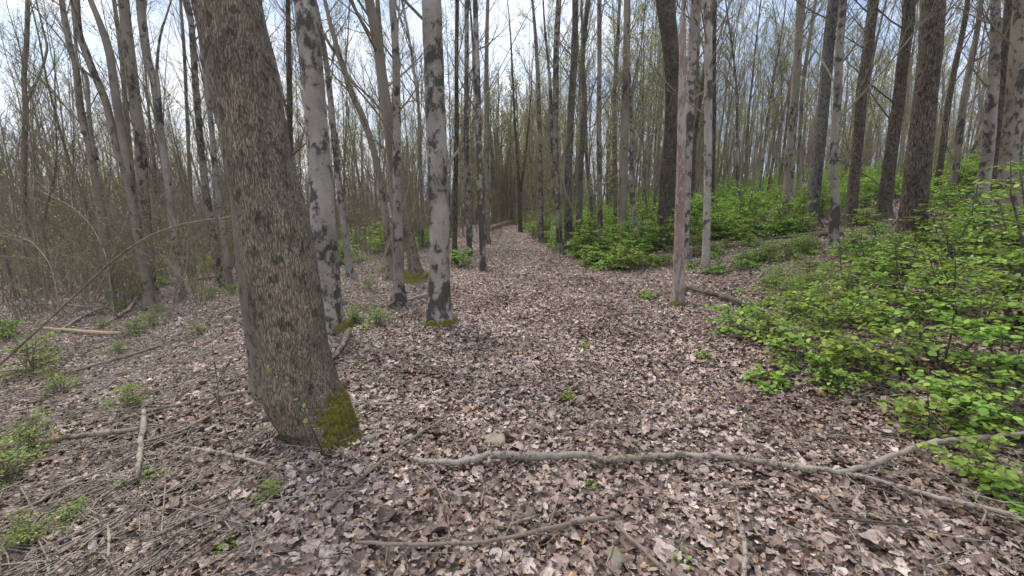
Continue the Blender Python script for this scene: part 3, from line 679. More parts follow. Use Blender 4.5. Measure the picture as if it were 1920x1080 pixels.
# far wood that reads as one mass
def far_wood():
    VS, FS, off = [], [], 0; LS, LFS, LR, loff = [], [], [], 0
    rgf = random.Random(9); tmpl = []
    for k in range(5):
        mb = MB(); rg = random.Random(300 + k); hgt = 14
        P = [Vector((0, 0, -1)), Vector((rg.gauss(0, .2), 0, hgt * .35)), Vector((rg.gauss(0, .4), rg.gauss(0, .3), hgt * .7)), Vector((rg.gauss(0, .5), rg.gauss(0, .5), hgt))]
        mb.tube(P, [.15, .12, .07, .02], 5, cap=False)
        tp = []
        for i in range(15):
            t = .2 + .78 * i / 15; q, dl = path_at(P, t); a = rg.uniform(0, 6.28)
            grow(mb, q, dl * .75 + Vector((math.cos(a), math.sin(a), 0)) * .6, rg.uniform(1.6, 3.2) * (1.2 - .6 * t), .03, 0, rg, .1, .1, tp, 3, (6, 3), .6, (3, 3, 3))
        lm_ = bud_mesh(tp, np.random.RandomState(k), 420, .13); nv_ = len(lm_.vertices); lv = np.empty(nv_ * 3, np.float32); lm_.vertices.foreach_get('co', lv)
        tmpl.append((np.array(mb.v), [f for f in mb.f if len(f) == 4], lv.reshape(-1, 3), np.array([p.vertices[:] for p in lm_.polygons]))); bpy.data.meshes.remove(lm_)
    r_ = np.random.RandomState(5)
    for k in range(600):
        y = r_.uniform(36, 85); x = r_.uniform(-1.35, 1.35) * y
        if k >= 520: y = r_.uniform(40, 66); x = (r_.uniform(860, 1040) - 960) / FPX * y
        elif r_.rand() < .25: y = r_.uniform(5, 50); x = -(1.3 * y + r_.uniform(5, 30)) if r_.rand() < .5 else (1.35 * y + r_.uniform(6, 30))
        V, F, LV, LF = tmpl[r_.randint(5)]; a = r_.uniform(0, 6.28); s = r_.uniform(.7, 1.1); c, s2 = math.cos(a), math.sin(a)
        W = V * s; W = np.stack([W[:, 0] * c - W[:, 1] * s2, W[:, 0] * s2 + W[:, 1] * c, W[:, 2]], -1) + np.array([x, y, h1(x, y)])
        VS.append(W); FS.append(np.array(F) + off); off += len(W)
        W = LV * s; W = np.stack([W[:, 0] * c - W[:, 1] * s2, W[:, 0] * s2 + W[:, 1] * c, W[:, 2]], -1) + np.array([x, y, h1(x, y)])
        LS.append(W); LFS.append(LF + loff); loff += len(W); LR.append(np.clip(r_.rand() * .4 + r_.rand(len(W) // 4) * .6, 0, 1).repeat(4))
    o = link('far_woodland', npmesh('far_woodland', np.concatenate(VS), np.concatenate(FS), smooth=True), M['twig'])
    tag(o, 'distant bare woodland closing the view beyond the last separate trees', 'woodland', kind='stuff')
    o = link('far_spring_foliage', npmesh('far_spring_foliage', np.concatenate(LS), np.concatenate(LFS), {'rnd': np.concatenate(LR)}), M['leaf_bud'])
    tag(o, 'yellow green haze of opening leaves through the distant woodland', 'foliage', kind='stuff')
far_wood()

# ------------------------------------------------------------------ undergrowth: leafy shrubs
def shrub_proto(name, seed, hgt, spread, stems, leaf, dens, simple=False, label='', cat='shrub', lm='leaf_green', tw='twig_dark', flat=.35):
    rg = random.Random(seed); r_ = np.random.RandomState(seed); e_ = empty(name, (0, 0, -500)); tag(e_, label, cat)
    mb = MB(); pos, yaw, pit, rol, siz = [], [], [], [], []
    def spray(q, d, ln, r, lev):
        n = 4; pts = [q.copy()]; dd = d.normalized()
        for i in range(n):
            dd = (dd + Vector((rg.gauss(0, .13), rg.gauss(0, .13), rg.gauss(0, .05) + (.10 if lev == 0 else -.02)))).normalized(); pts.append(pts[-1] + dd * ln / n)
        mb.tube(pts, [max(r * (1 - .7 * i / n), .0012) for i in range(n + 1)], 4 if lev == 0 else 3, cap=False)
        if lev >= 1:
            m = max(3, int(ln * dens)); side = 1
            for k in range(m):
                t = .12 + .88 * (k + .5) / m; p_, dl = path_at(pts, min(t, .999)); side = -side
                ya = math.atan2(dl.y, dl.x) - math.pi / 2 + side * rg.uniform(.5, 1.1)
                if k >= m - 1: ya = math.atan2(dl.y, dl.x) - math.pi / 2
                pos.append((p_ + Vector((rg.gauss(0, .008), rg.gauss(0, .008), rg.gauss(0, .01))))[:]); yaw.append(ya); pit.append(rg.gauss(-.18, .33)); rol.append(rg.gauss(0, .33)); siz.append(leaf * rg.uniform(.55, 1.25))
        if lev < 2:
            m = {0: 8, 1: 4}[lev]; sd_ = 1
            for k in range(m):
                t = .22 + .76 * (k + rg.random() * .6) / m; p_, dl = path_at(pts, min(t, .98)); sd_ = -sd_
                if lev == 0:
                    a = rg.uniform(0, 6.28); nd = Vector((math.cos(a), math.sin(a), rg.uniform(.0, flat)))
                    spray(p_, nd, spread * rg.uniform(.45, 1.0) * (1.15 - .5 * t), r * .5, 1)
                else:
                    nd = rot_about(dl, Vector((0, 0, 1)), sd_ * rg.uniform(.5, .95)); nd.z *= .5
                    spray(p_, nd, ln * rg.uniform(.3, .55), r * .6, 2)
    for s_ in range(stems):
        a = rg.uniform(0, 6.28); le = rg.uniform(.05, .45) if stems > 1 else .08
        spray(Vector((math.cos(a) * .04, math.sin(a) * .04, -.05)), Vector((math.cos(a) * le, math.sin(a) * le, 1)), hgt * rg.uniform(.7, 1.05), .005 + hgt * .008, 0)
    mb.build('stem', M[tw], e_)
    me = leaves_mesh('leaves', pos, yaw, pit, rol, siz, r_, simple); link('leaves', me, M[lm], e_)
    return e_
# nearby kinds
SH = [shrub_proto('shrub', 201, .60, .42, 4, .050, 24), shrub_proto('shrub', 202, .85, .50, 4, .054, 22), shrub_proto('shrub', 203, .48, .42, 3, .054, 24),
      shrub_proto('shrub', 204, 1.15, .58, 4, .053, 21)]
SAP = shrub_proto('sapling', 205, 1.95, .62, 1, .058, 28, cat='sapling')
LOW = shrub_proto('seedling', 206, .20, .18, 2, .05, 26, cat='seedling')
MID = [shrub_proto('shrub', 211, 1.0, .60, 5, .085, 17, True), shrub_proto('shrub', 212, 1.35, .65, 5, .085, 16, True), shrub_proto('shrub', 213, .7, .6, 4, .085, 17, True)]
first = set()
def put(p, loc, rz, s, label, group=None, cat=None):
    if p.name not in first:
        first.add(p.name); p.location = loc; p.rotation_euler = (0, 0, rz); p.scale = (s, s, s) if not isinstance(s, tuple) else s; tag(p, label, cat or p.get('category'), group); return p
    r = copy_thing(p, loc, rz, s, label, group)
    return r
def putpx(p, px, py, s, label, group=None, rz=None, cat=None):
    q = gp(px, py); q.z -= .01; return put(p, q, rs.uniform(0, 6.28) if rz is None else rz, s, label, group, cat)
G1 = 'green saplings and shrubs on the right'
near_sh = [
 (SH[2], 1745, 812, .85, 'low bright green shrub right above the fork of the fallen branch'),
 (SH[2], 1850, 905, .62, 'low leafy sprig just below the upper arm of the forked branch'),
 (SH[0], 1880, 818, .95, 'green shrub overhanging the upper arm of the forked branch at the right edge'),
 (LOW, 1895, 955, 1.1, 'small broad leafed sprig at the right edge above the branch end'),
 (SH[0], 1560, 735, .62, 'small shrub on the path edge left of the low bright one'),
 (LOW, 1425, 725, 1.2, 'tiny flat leaved shrub alone on the leaves at the path edge'),
 (SH[2], 1500, 690, .95, 'spreading shrub at the path edge behind the tiny flat leaved one'),
 (SH[0], 1640, 705, 1.1, 'dense green shrub with dark forked stems in the right thicket'),
 (SH[1], 1760, 690, .95, 'green shrub in the thicket beside the tall sapling foot'),
 (SH[1], 1885, 720, .9, 'bushy shrub against the right edge below the tall sapling'),
 (SH[2], 1385, 625, .95, 'low wide shrub at the path edge right of the curved mossy branch'),
 (SH[0], 1450, 650, .9, 'light green shrub between the curved branch and the thicket'),
 (SH[1], 1545, 640, .95, 'upright green shrub with slanting dark stems in the front thicket'),
 (SH[0], 1650, 620, 1.2, 'rounded green shrub at the middle of the right thicket'),
 (SH[1], 1730, 600, 1.05, 'tall leafy shrub directly left of the tall thin sapling'),
 (SH[3], 1900, 620, .95, 'big shrub reaching eye height at the right edge'),
 (SH[1], 1610, 560, 1.0, 'shrub at the upper left margin of the right thicket'),
 (SH[2], 1830, 780, .85, 'low shrub shading dark litter near the right edge'),
 (SH[3], 1700, 520, .75, 'shrub with yellowish tips in front of the thickest bank trunk'),
 (SH[3], 1790, 540, .95, 'fresh green shrub crowding left of the tall sapling top'),
 (SH[3], 1905, 520, 1.1, 'large bush behind the eye height shrub at the right edge')]
for p, px, py, s, lb in near_sh: putpx(p, px, py, s, lb, G1)
put(SAP, gp(1868, 625), 1.2, .93, 'tall thin sapling with tiered sprays, rising above the right thicket', G1)
put(SAP, gp(1740, 520), 2.7, .72, 'sapling with a bright crown in front of the thickest bank trunk', G1)
put(SAP, gp(1930, 560), .4, .95, 'tall sapling half outside the right edge of the photo', G1)
for o_ in bpy.data.objects:
    if o_.type == 'EMPTY' and o_.name.startswith('sapling') and o_.location.z > -100: o_.rotation_euler.y = -.13
for k, (px, py, s_) in enumerate([(1780, 500, 1.0), (1850, 480, 1.15), (1925, 470, 1.25), (1820, 455, 1.2), (1900, 440, 1.4), (1760, 465, .9), (1950, 600, 1.1), (1870, 560, 1.1), (1690, 560, .8), (1800, 620, .9), (1560, 590, .7), (1620, 505, .7)]):
    putpx(SH[3], px, py, s_, 'tall green shrub among others crowding the right side below the bank trunks', 'tall green shrubs crowding the right side')
# fill of the near thicket
GF = 'green undergrowth filling the right thicket'
n_f = 0
for k in range(900):
    y = rs.uniform(2.4, 11); x = rs.uniform(2.6, 13); cx = 2.75 + .10 * max(0, 5 - y)
    if x < cx + .25: continue
    px = 960 + x / (y * CP) * FPX
    if px > 2050: continue
    if 1380 < px < 1640 and y > 6.6 and y < 10.5 : continue
    if px < 1500 and y > 6.2 : continue
    if rs.rand() > .05: continue
    p = [SH[0], SH[2], SH[1], SH[2]][rs.randint(4)]
    put(p, (x, y, h1(x, y) - .02), rs.uniform(0, 6.28), rs.uniform(.55, .95), 'leafy green shrub among others filling the thicket on the right', GF); n_f += 1
# middle and far green understory
GM = 'green bushes lining the path ahead on the right'; GB = 'green bushes high on the right bank'
m_c = 0
for k in range(6000):
    if m_c >= 225: break
    y = 10.5 + 14 * rs.rand() ** 1.1; x0 = .35 - .055 * y + 2.5
    x = x0 + rs.exponential(3.2) if rs.rand() < .6 else rs.uniform(x0, 1.25 * y)
    px = 960 + x / (y * CP) * FPX
    if px > 2000: continue
    if px > 1290 and y < 11.8: continue
    if px < 1290 and y < 12 and px > 1200: continue
    m_c += 1; right = px > 1300
    put(MID[rs.randint(3)], (x, y, h1(x, y) - .03), rs.uniform(0, 6.28), rs.uniform(.65, 1.15) * (.85 if y < 13 else 1), 'bright green bush of the belt %s' % ('high on the right bank' if right else 'lining the right edge of the path ahead'), GB if right else GM)
for (px, py, s) in [(1128, 492, .55), (1180, 498, .6), (1215, 500, .62), (1245, 495, .6), (1150, 478, .8), (1200, 478, .85), (1240, 470, .9), (1105, 470, .75), (1075, 462, .7), (1165, 455, 1.0), (1220, 450, 1.0), (1040, 450, .7),
                    (1010, 440, .9), (985, 434, .85), (1000, 446, .7), (1025, 455, .75), (1035, 462, .6), (1060, 476, .6), (1090, 484, .6), (995, 428, 1.0), (1030, 436, 1.0), (1060, 446, 1.0), (1095, 455, .95), (1125, 462, .95), (978, 428, .8), (1100, 500, .4), (1450, 470, .5), (1510, 462, .5), (1350, 515, .45), (1420, 492, .5), (1600, 470, .6), (1640, 500, .6), (1300, 480, .65), (1345, 478, .6), (1300, 455, .8), (1350, 452, .8), (1400, 462, .6), (1430, 440, .7), (1480, 430, .7), (1500, 425, .6), (1390, 430, .9), (1640, 440, .6), (1620, 425, .7), (1540, 408, .7), (1660, 470, .6)]:
    putpx(MID[2] if s < .65 else MID[rs.randint(2)], px, py, s * .95, 'bright green bush in the front row beside the path and the pale trunks', 'front row of green bushes ahead on the right')
# merged masses beyond
def get_arrays(o):
    me = o.data; v = np.empty(len(me.vertices) * 3, np.float32); me.vertices.foreach_get('co', v); v = v.reshape(-1, 3)
    k = me.polygons[0].loop_total; f = np.array([p.vertices[:] for p in me.polygons if p.loop_total == k]); r = None
    if 'rnd' in me.attributes: r = np.empty(len(me.vertices), np.float32); me.attributes['rnd'].data.foreach_get('value', r)
    return v, f, r
def mass(name, label, src, spots, mat_, smooth=True):
    VS, FS, RS, off = [], [], [], 0; arr = [get_arrays(o) for o in src]
    for (x, y, s, a) in spots:
        v, f, r = arr[rs.randint(len(arr))]; c, s2 = math.cos(a), math.sin(a); W = v * s
        W = np.stack([W[:, 0] * c - W[:, 1] * s2, W[:, 0] * s2 + W[:, 1] * c, W[:, 2]], -1) + np.array([x, y, h1(x, y)])
        VS.append(W); FS.append(f + off); off += len(W)
        if r is not None: RS.append(np.clip(r + rs.uniform(-.15, .15), 0, 1))
    me = npmesh(name, np.concatenate(VS), np.concatenate(FS), {'rnd': np.concatenate(RS)} if RS else None, smooth)
    o = link(name, me, mat_); tag(o, label, 'undergrowth', kind='stuff'); return o
def green_src():
    return [[c for c in p.children if c.name.startswith('leaves')][0] for p in MID]
sp_ = []
for k in range(720):
    y = rs.uniform(15, 50); x = .35 - .055 * y + 2.8 + rs.exponential(4 + y * .3)
    if rs.rand() < .12: x = -2 - .055 * y - rs.exponential(6)
    if x < 1.3 * y: sp_.append((x, y, rs.uniform(.6, 1.2) * (1 + max(0, y - 25) * .01), rs.uniform(0, 6.28)))
mass('far_undergrowth', 'far green undergrowth beneath the trees on the right', green_src(), sp_, M['leaf_green'])
putpx(MID[0], 868, 500, .75, 'single green bush left of the path beside the slender pale tree')
for (px, py, s, lb) in [(1160, 505, .55, 'low bright bush at the right path edge, nearest of the belt ahead'), (1395, 500, .6, 'yellow green bush right of the smooth ring scarred tree'), (1060, 470, .5, 'dark based bush at the foot of the many branched tree')]:
    putpx(MID[2], px, py, s, lb)
GL = 'small green plants scattered over the leaves'
for (px, py, s, lb) in [(1103, 915, .30, 'tiny bright green seedling just below the fallen forked branch'), (1127, 797, .26, 'tiny seedling in the middle of the path above the forked branch'), (1414, 806, .30, 'tiny seedling right of the path above the forked branch'),
                        (1072, 752, .55, 'small sprouting twig with pale green tips in the mid path'), (1100, 655, .55, 'small dark green plant on the path in line with the dead trunk foot'), (1330, 672, .6, 'small dark green tuft left of the path edge shrubs'),
                        (300, 895, .5, 'small green sprout between the sticks left of the big trunk'), (200, 925, .45, 'small green sprout low at the left'), (425, 1030, .35, 'small green sprout at the bottom left below the big trunk'),
                        (1275, 1050, .35, 'dark green tuft at the bottom of the path'), (1200, 555, .8, 'low green plant at the right path edge before the dead trunk'), (1225, 560, .9, 'sprawling green plant just left of the dead trunk foot')]:
    putpx(LOW, px, py, s, lb, GL)
# left side plants
SH_L = shrub_proto('shrub', 221, .55, .40, 5, .034, 26, True, lm='leaf_green', tw='twig', flat=.6)
for (px, py, s, lb) in [(55, 705, 1.15, 'fine leaved green shrub at the left edge below the arching bare sapling'), (15, 640, 1.2, 'fine leaved green bush cut by the left edge of the photo'), (120, 740, .6, 'small green shrub with a crooked stem near the left edge'),
                        (240, 765, .55, 'low fine leaved green plant among sticks left of the big trunk'), (375, 632, .55, 'low fine leaved plant on open leaves left of the reddish trunk'), (222, 665, .5, 'fine leaved sapling behind the long slanting stick'),
                        (60, 850, .6, 'pale green plant low at the left edge'), (25, 900, .6, 'pale green weed cut by the left edge near the bottom'), (365, 548, .8, 'green bush at the edge of the left trees'), (690, 545, .7, 'pale green plant between the patched tree and the leaning pair'),
                        (660, 520, .6, 'faint green plant behind the patched tree'), (505, 935, .28, 'grassy tuft on the leaves below the big trunk'), (60, 1030, .4, 'weedy tuft in the bottom left corner'), (130, 985, .3, 'tiny weed near the bottom left corner'), (255, 560, .7, 'green plant in front of the left thicket'), (1500, 590, .6, 'fine leaved plant on the bank before the mossy log')]:
    putpx(SH_L, px, py, s, lb, 'fine leaved plants on the forest floor')

for k in range(75):
    px, py = rs.uniform(1290, 1720), rs.uniform(448, 610)
    if px < 1400 and py > 560: continue
    if py > 520 and px > 1620: continue
    putpx(SH_L if rs.rand() < .6 else LOW, px, py, rs.uniform(.45, 1.0) * (1 if py > 500 else 1.1), 'low green plant sprouting through the leaves on the bank behind the dead trunk', 'low green plants on the bank')
for k in range(38):
    px, py = rs.uniform(0, 760), rs.uniform(500, 640)
    if 440 < px < 640: continue
    putpx(SH_L, px, py, rs.uniform(.35, .8), 'faint green plant sprouting on the leaf floor left of the path', 'faint green plants left of the path')
# ------------------------------------------------------------------ bare brush on the left
def brush_proto(seed, hgt, stems, lean, buds, tw='twig'):
    rg = random.Random(seed); e_ = empty('bare_shrub', (0, 0, -500)); mb = MB(); tips = []
    for s_ in range(stems):
        a = rg.uniform(0, 6.28); le = rg.uniform(.1, lean)
        grow(mb, Vector((rg.gauss(0, .08), rg.gauss(0, .08), -.05)), Vector((math.cos(a) * le, math.sin(a) * le, 1)), hgt * rg.uniform(.6, 1.1), .011, 0, rg, .0, .14, tips, 6, (6, 4), .7, (4, 3, 3))
    mb.build('stem', M[tw], e_)
    if buds: link('leaves', bud_mesh(tips, np.random.RandomState(seed), buds, .035), M['leaf_bud'], e_)
    return e_
BR = [brush_proto(401, 3.0, 7, .7, 130), brush_proto(402, 2.2, 6, .9, 60), brush_proto(403, 4.0, 6, .5, 260)]
for b_ in BR: b_['category'] = 'shrub'
nb = 0
for k in range(9000):
    if nb >= 230: break
    y = 9 + 22 * rs.rand(); px = rs.uniform(-40, 940) if rs.rand() < .85 else rs.uniform(1000, 1800); x = (px - 960) / FPX * y * CP; cx = .35 - .055 * y
    if px > 900 and y < 20: continue
    if x > cx - 2.4 and px < 900: continue
    if x > -6 and px < 900 and y < 15: continue
    nb += 1; lb = ('bare tangled shrub in the grey thicket left of the path', 'bare shrubs of the left thicket') if px < 900 else ('bare tangled shrub behind the green belt on the right', 'bare shrubs behind the green belt')
    put(BR[rs.randint(3)], (x, y, h1(x, y)), rs.uniform(0, 6.28), rs.uniform(.6, 1.1), lb[0], lb[1])

def far_brush():
    src = []
    for k in range(4):
        mb = MB(); rg = random.Random(800 + k)
        for s_ in range(8):
            a = rg.uniform(0, 6.28); le = rg.uniform(.1, .6)
            grow(mb, Vector((rg.gauss(0, .4), rg.gauss(0, .4), -.1)), Vector((math.cos(a) * le, math.sin(a) * le, 1)), rg.uniform(2.5, 5.5), .022, 0, rg, .03, .12, None, 4, (7, 3), .6, (3, 3, 3))
        o = mb.build('tmp', M['twig']); src.append(o)
    sp2 = []
    for k in range(560):
        y = rs.uniform(27, 75); px = rs.uniform(-200, 1960); x = (px - 960) / FPX * y
        if abs(x - (.35 - .055 * y)) < 2.2 and y < 38: continue
        if px > 1100 and rs.rand() < .5: continue
        sp2.append((x, y, rs.uniform(.8, 1.5), rs.uniform(0, 6.28)))
    for k in range(40):
        y = rs.uniform(39, 60); sp2.append(((rs.uniform(880, 1010) - 960) / FPX * y, y, rs.uniform(.9, 1.5), rs.uniform(0, 6.28)))
    mass('far_thicket', 'grey brown bare thicket filling the distance between the trunks', src, sp2, M['twig'])
    for o in src: bpy.data.objects.remove(o)
far_brush()
def pole_thicket():
    src = []
    for k in range(6):
        mb = MB(); rg = random.Random(900 + k)
        for s_ in range(2):
            b0 = Vector((rg.uniform(-.9, .9), rg.uniform(-.9, .9), -.3)); P = [b0]; d = Vector((rg.gauss(0, .08), rg.gauss(0, .08), 1)); hgt = rg.uniform(6.5, 10)
            for i in range(6): d = (d + Vector((rg.gauss(0, .05), rg.gauss(0, .05), .1))).normalized(); P.append(P[-1] + d * hgt / 6)
            r = rg.uniform(.022, .05); mb.tube(P, [r * (1 - .8 * i / 6) for i in range(7)], 5, cap=False)
            for i in range(14):
                t = .25 + .73 * i / 14; q, dl = path_at(P, t); a = rg.uniform(0, 6.28)
                grow(mb, q, dl * .9 + Vector((math.cos(a), math.sin(a), 0)) * .5, rg.uniform(.8, 1.9) * (1.2 - .5 * t), .010, 0, rg, .1, .1, None, 3, (4, 2), .55, (3, 3, 3))
        src.append(mb.build('tmp', M['twig']))
    sp3 = []
    for k in range(520):
        y = 15 + 32 * rs.rand(); px = rs.uniform(-150, 1960); x = (px - 960) / FPX * y
        if abs(x - (.35 - .055 * y)) < 2.6: continue
        if px > 1050 and rs.rand() < .55: continue
        sp3.append((x, y, rs.uniform(.75, 1.15), rs.uniform(0, 6.28)))
    mass('pole_thicket', 'crowded thin pole saplings too many to count between the larger trunks', src, sp3, M['twig'])
    for o in src: bpy.data.objects.remove(o)
pole_thicket()

# ------------------------------------------------------------------ fallen wood
def stick(label, pts, wood='wood_mid', name='fallen_stick', lift=.062, cat='stick', forks=(), group=None, knots=True, seed=1, sides=9, fixed=None):
    """pts (px, py, width_px[, extra lift m])"""
    rg = random.Random(seed)
    def conv(pp):
        P, R_ = [], []
        for p in pp:
            px, py, wd = p[:3]; q = gp(px, py, lift); q.z -= lift; depth = q.y * CP - (q.z - CAMZ) * SP_; r = wd / FPX * depth * .43
            q.z += lift + r * .6 + (p[3] if len(p) > 3 else 0); P.append(q); R_.append(r)
        P, R_ = smooth_path(P, R_, 5)
        for i in range(1, len(P) - 1):
            P[i] += Vector((rg.gauss(0, 1), rg.gauss(0, 1), rg.gauss(0, 1))) * min(R_[i] * .22, .004)
        R_ = [r * rg.uniform(.93, 1.06) for r in R_]
        if knots:
            for _ in range(max(1, len(R_) // 8)): i = rg.randrange(1, len(R_) - 1); R_[i] *= 1.2
        return P, R_
    P, R_ = conv(pts); root = P[0].copy(); e_ = None
    if forks:
        e_ = empty(name, root); tag(e_, label, cat, group)
        mb = MB(); mb.tube([p - root for p in P], R_, sides, rough=.16, seed=seed); mb.build('main_stem', M[wood], e_)
        for fk in forks:
            Pf, Rf = conv(fk); mb = MB(); mb.tube([p - root for p in Pf], Rf, sides, rough=.16, seed=seed + 1); mb.build('side_branch', M[wood], e_)
        return e_
    mb = MB(); mb.tube([p - root for p in P], R_, sides, rough=.16, seed=seed); o = mb.build(name, M[wood]); o.location = root
    tag(o, label, cat, group); return o
stick('long forked pale branch lying across the whole path in the foreground',
      [(768, 860, 7), (790, 866, 11), (850, 868, 12), (890, 864, 13), (925, 857, 16), (1000, 860, 16), (1075, 857, 15), (1150, 865, 15), (1190, 862, 13), (1250, 857, 12), (1350, 858, 12), (1440, 870, 12), (1520, 882, 12), (1590, 887, 12)],
      'wood_pale', 'fallen_branch', .055, 'branch', seed=3, sides=14,
      forks=[[(1575, 887, 11), (1625, 876, 12), (1680, 860, 12, .02), (1740, 847, 11, .05), (1800, 842, 9, .06), (1860, 838, 8, .07), (1925, 834, 7, .08)],
             [(1570, 884, 9), (1625, 898, 9), (1680, 912, 9), (1760, 935, 10), (1800, 944, 10), (1860, 958, 9), (1925, 978, 9)],
             [(916, 872, 9), (919, 860, 8, .03), (917, 848, 4, .06)]])
SD = [
 ('straight brown stick slanting up right between the big trunk and the forked branch', [(597, 975, 7), (640, 930, 7), (690, 888, 8), (745, 846, 7), (785, 815, 6), (845, 780, 4)], 'wood_mid'),
 ('long smooth light stick lying flat near the bottom of the path', [(672, 1018, 6), (760, 1023, 8), (840, 1022, 8), (900, 1018, 8), (970, 1007, 9), (1060, 985, 9), (1160, 968, 8)], 'wood_mid'),
 ('stick running down right to the bottom edge from the end of the light stick', [(1152, 982, 7), (1180, 1008, 8), (1215, 1042, 9), (1262, 1090, 9)], 'wood_mid'),
 ('crooked pale stick leaving the bottom edge right of the path', [(1375, 945, 7), (1383, 965, 9), (1392, 1000, 10), (1397, 1040, 10), (1393, 1095, 10)], 'wood_pale'),
 ('short pale stick just below the right part of the forked branch', [(1337, 908, 6), (1370, 909, 8), (1402, 911, 6)], 'wood_pale'),
 ('short pale stick above the long light stick', [(958, 985, 6), (985, 976, 7), (1012, 967, 6)], 'wood_pale'),
 ('thin dark twig bending down across the light stick at the left', [(780, 872, 3), (812, 905, 4), (832, 945, 4), (842, 990, 4), (836, 1050, 3)], 'wood_mid'),
 ('very long thin stick slanting up from the left edge', [(-20, 985, 6), (60, 948, 6), (140, 905, 6), (215, 872, 5), (300, 830, 4), (380, 800, 3)], 'wood_mid'),
 ('brown stick half buried below and left of the big trunk', [(290, 1008, 6), (345, 980, 8), (375, 965, 8), (430, 938, 6)], 'wood_mid'),
 ('pale rotting log at the left, ending among sticks', [(-30, 842, 10), (60, 834, 9), (120, 823, 11), (190, 816, 12), (262, 806, 9)], 'wood_mid'),
 ('upright lying white birch like pole left of the big trunk', [(258, 898, 8), (261, 860, 10), (266, 820, 10), (270, 772, 9)], 'wood_pale'),
 ('pale curved stick pointing at the foot of the big trunk from the left', [(335, 838, 4), (390, 846, 6), (440, 856, 7), (500, 873, 6)], 'wood_pale'),
 ('long slim branch leading to the foot of the big trunk from the far left', [(190, 800, 5), (270, 775, 6), (350, 757, 6), (420, 742, 7), (477, 735, 6)], 'wood_mid'),
 ('long dark stick slanting up right in the left clearing', [(118, 702, 6), (180, 686, 7), (245, 668, 7), (300, 650, 6)], 'wood_mid'),
 ('snapped branch tinted as if lit orange in the left clearing', [(80, 616, 5), (120, 620, 7), (170, 624, 8), (228, 627, 7)], 'wood_orange_lit'),
 ('grey branch crossing behind the snapped orange branch', [(110, 625, 4), (150, 598, 6), (205, 572, 5)], 'wood_pale'),
 ('bleached crooked branch in the left clearing, right of the orange lit one', [(190, 612, 4), (228, 590, 6), (244, 578, 6), (258, 556, 4)], 'wood_pale'),
 ('dark mossy curved branch beside the dead reddish trunk', [(1285, 538, 6), (1320, 550, 8), (1360, 560, 10), (1395, 572, 11), (1412, 585, 10), (1420, 600, 8)], 'wood_dark'),
 ('thin stick lying under the path edge shrubs', [(1250, 716, 3), (1320, 714, 4), (1345, 702, 4), (1380, 690, 3)], 'wood_mid'),
 ('dark broken twig in a hollow of the leaves at the lower right', [(1560, 972, 3), (1610, 976, 5), (1660, 982, 6), (1720, 985, 4)], 'wood_dark'),
 ('pale split branch behind the moss footed pale trunk', [(745, 572, 6), (772, 562, 7), (803, 553, 7)], 'wood_pale'),
 ('grey root like branch running from the big trunk towards the patched tree', [(622, 680, 10), (640, 655, 12), (650, 635, 12), (655, 620, 9)], 'wood_mid'),
 ('thin light twig on the path right of the mid path sprout', [(1040, 780, 4), (1060, 765, 4), (1078, 748, 3)], 'wood_mid'),
 ('thin dark twig in the left half of the path', [(790, 683, 3), (825, 692, 4), (872, 707, 3)], 'wood_mid'),
 ('thin twig arching on the upper path', [(985, 632, 3), (1015, 645, 4), (1035, 660, 3), (1040, 680, 2)], 'wood_mid'),
 ('low dark stick by the right path edge level with the dead trunk', [(1130, 725 - 130, 2), (1165, 590, 3), (1200, 588, 2)], 'wood_dark'),
 ('slanting thin stick right under the pale curved stick', [(410, 905, 3), (450, 880, 4), (505, 852, 4)], 'wood_mid'),
 ('dark forked twig left of the big trunk foot', [(470, 870, 4), (490, 845, 5), (505, 828, 4)], 'wood_dark'),
 ('far grey log lying across the left clearing', [(300, 535, 5), (360, 526, 6), (435, 517, 6)], 'wood_pale'),
 ('slanting branch in front of the left thicket', [(20, 575, 3), (90, 570, 3), (170, 577, 3)], 'wood_pale'),
 ('thin pale branch right of the far grey log', [(410, 590, 3), (440, 578, 4), (468, 570, 4)], 'wood_pale'),
 ('long thin stick crossing the birch like pole', [(175, 850, 4), (240, 835, 4), (330, 812, 5), (405, 775, 4), (470, 752, 3)], 'wood_mid'),
 ('stick lying at the bottom left under the long slanting one', [(80, 960, 4), (170, 925, 5), (250, 900, 4)], 'wood_mid'),
 ('short stub of pale wood at the bottom left', [(203, 985, 5), (205, 1015, 6), (203, 1045, 5)], 'wood_pale'),
 ('long weathered pole on the bank left of the mossy log', [(1400, 470, 3), (1470, 468, 4), (1545, 470, 3)], 'wood_mid'),
 ('brown pole lying on the bank leaves right of the curved branch', [(1400, 552, 4), (1470, 550, 5), (1530, 553, 4)], 'wood_mid')]
for k, (lb, pts, wd) in enumerate(SD): stick(lb, pts, wd, seed=20 + k)
# logs
lg = stick('dark rotten log with moss on the right bank below the white spotted tree', [(1435, 449, 5), (1480, 446, 8), (1530, 442, 12), (1578, 441, 10)], 'wood_dark', 'fallen_log', .04, 'log', seed=71)
lg = stick('far fallen log lying at the left end of the path bend', [(912, 432, 6), (935, 424, 8), (958, 418, 8), (975, 413, 7)], 'wood_mid', 'fallen_log', .12, 'log', seed=72)
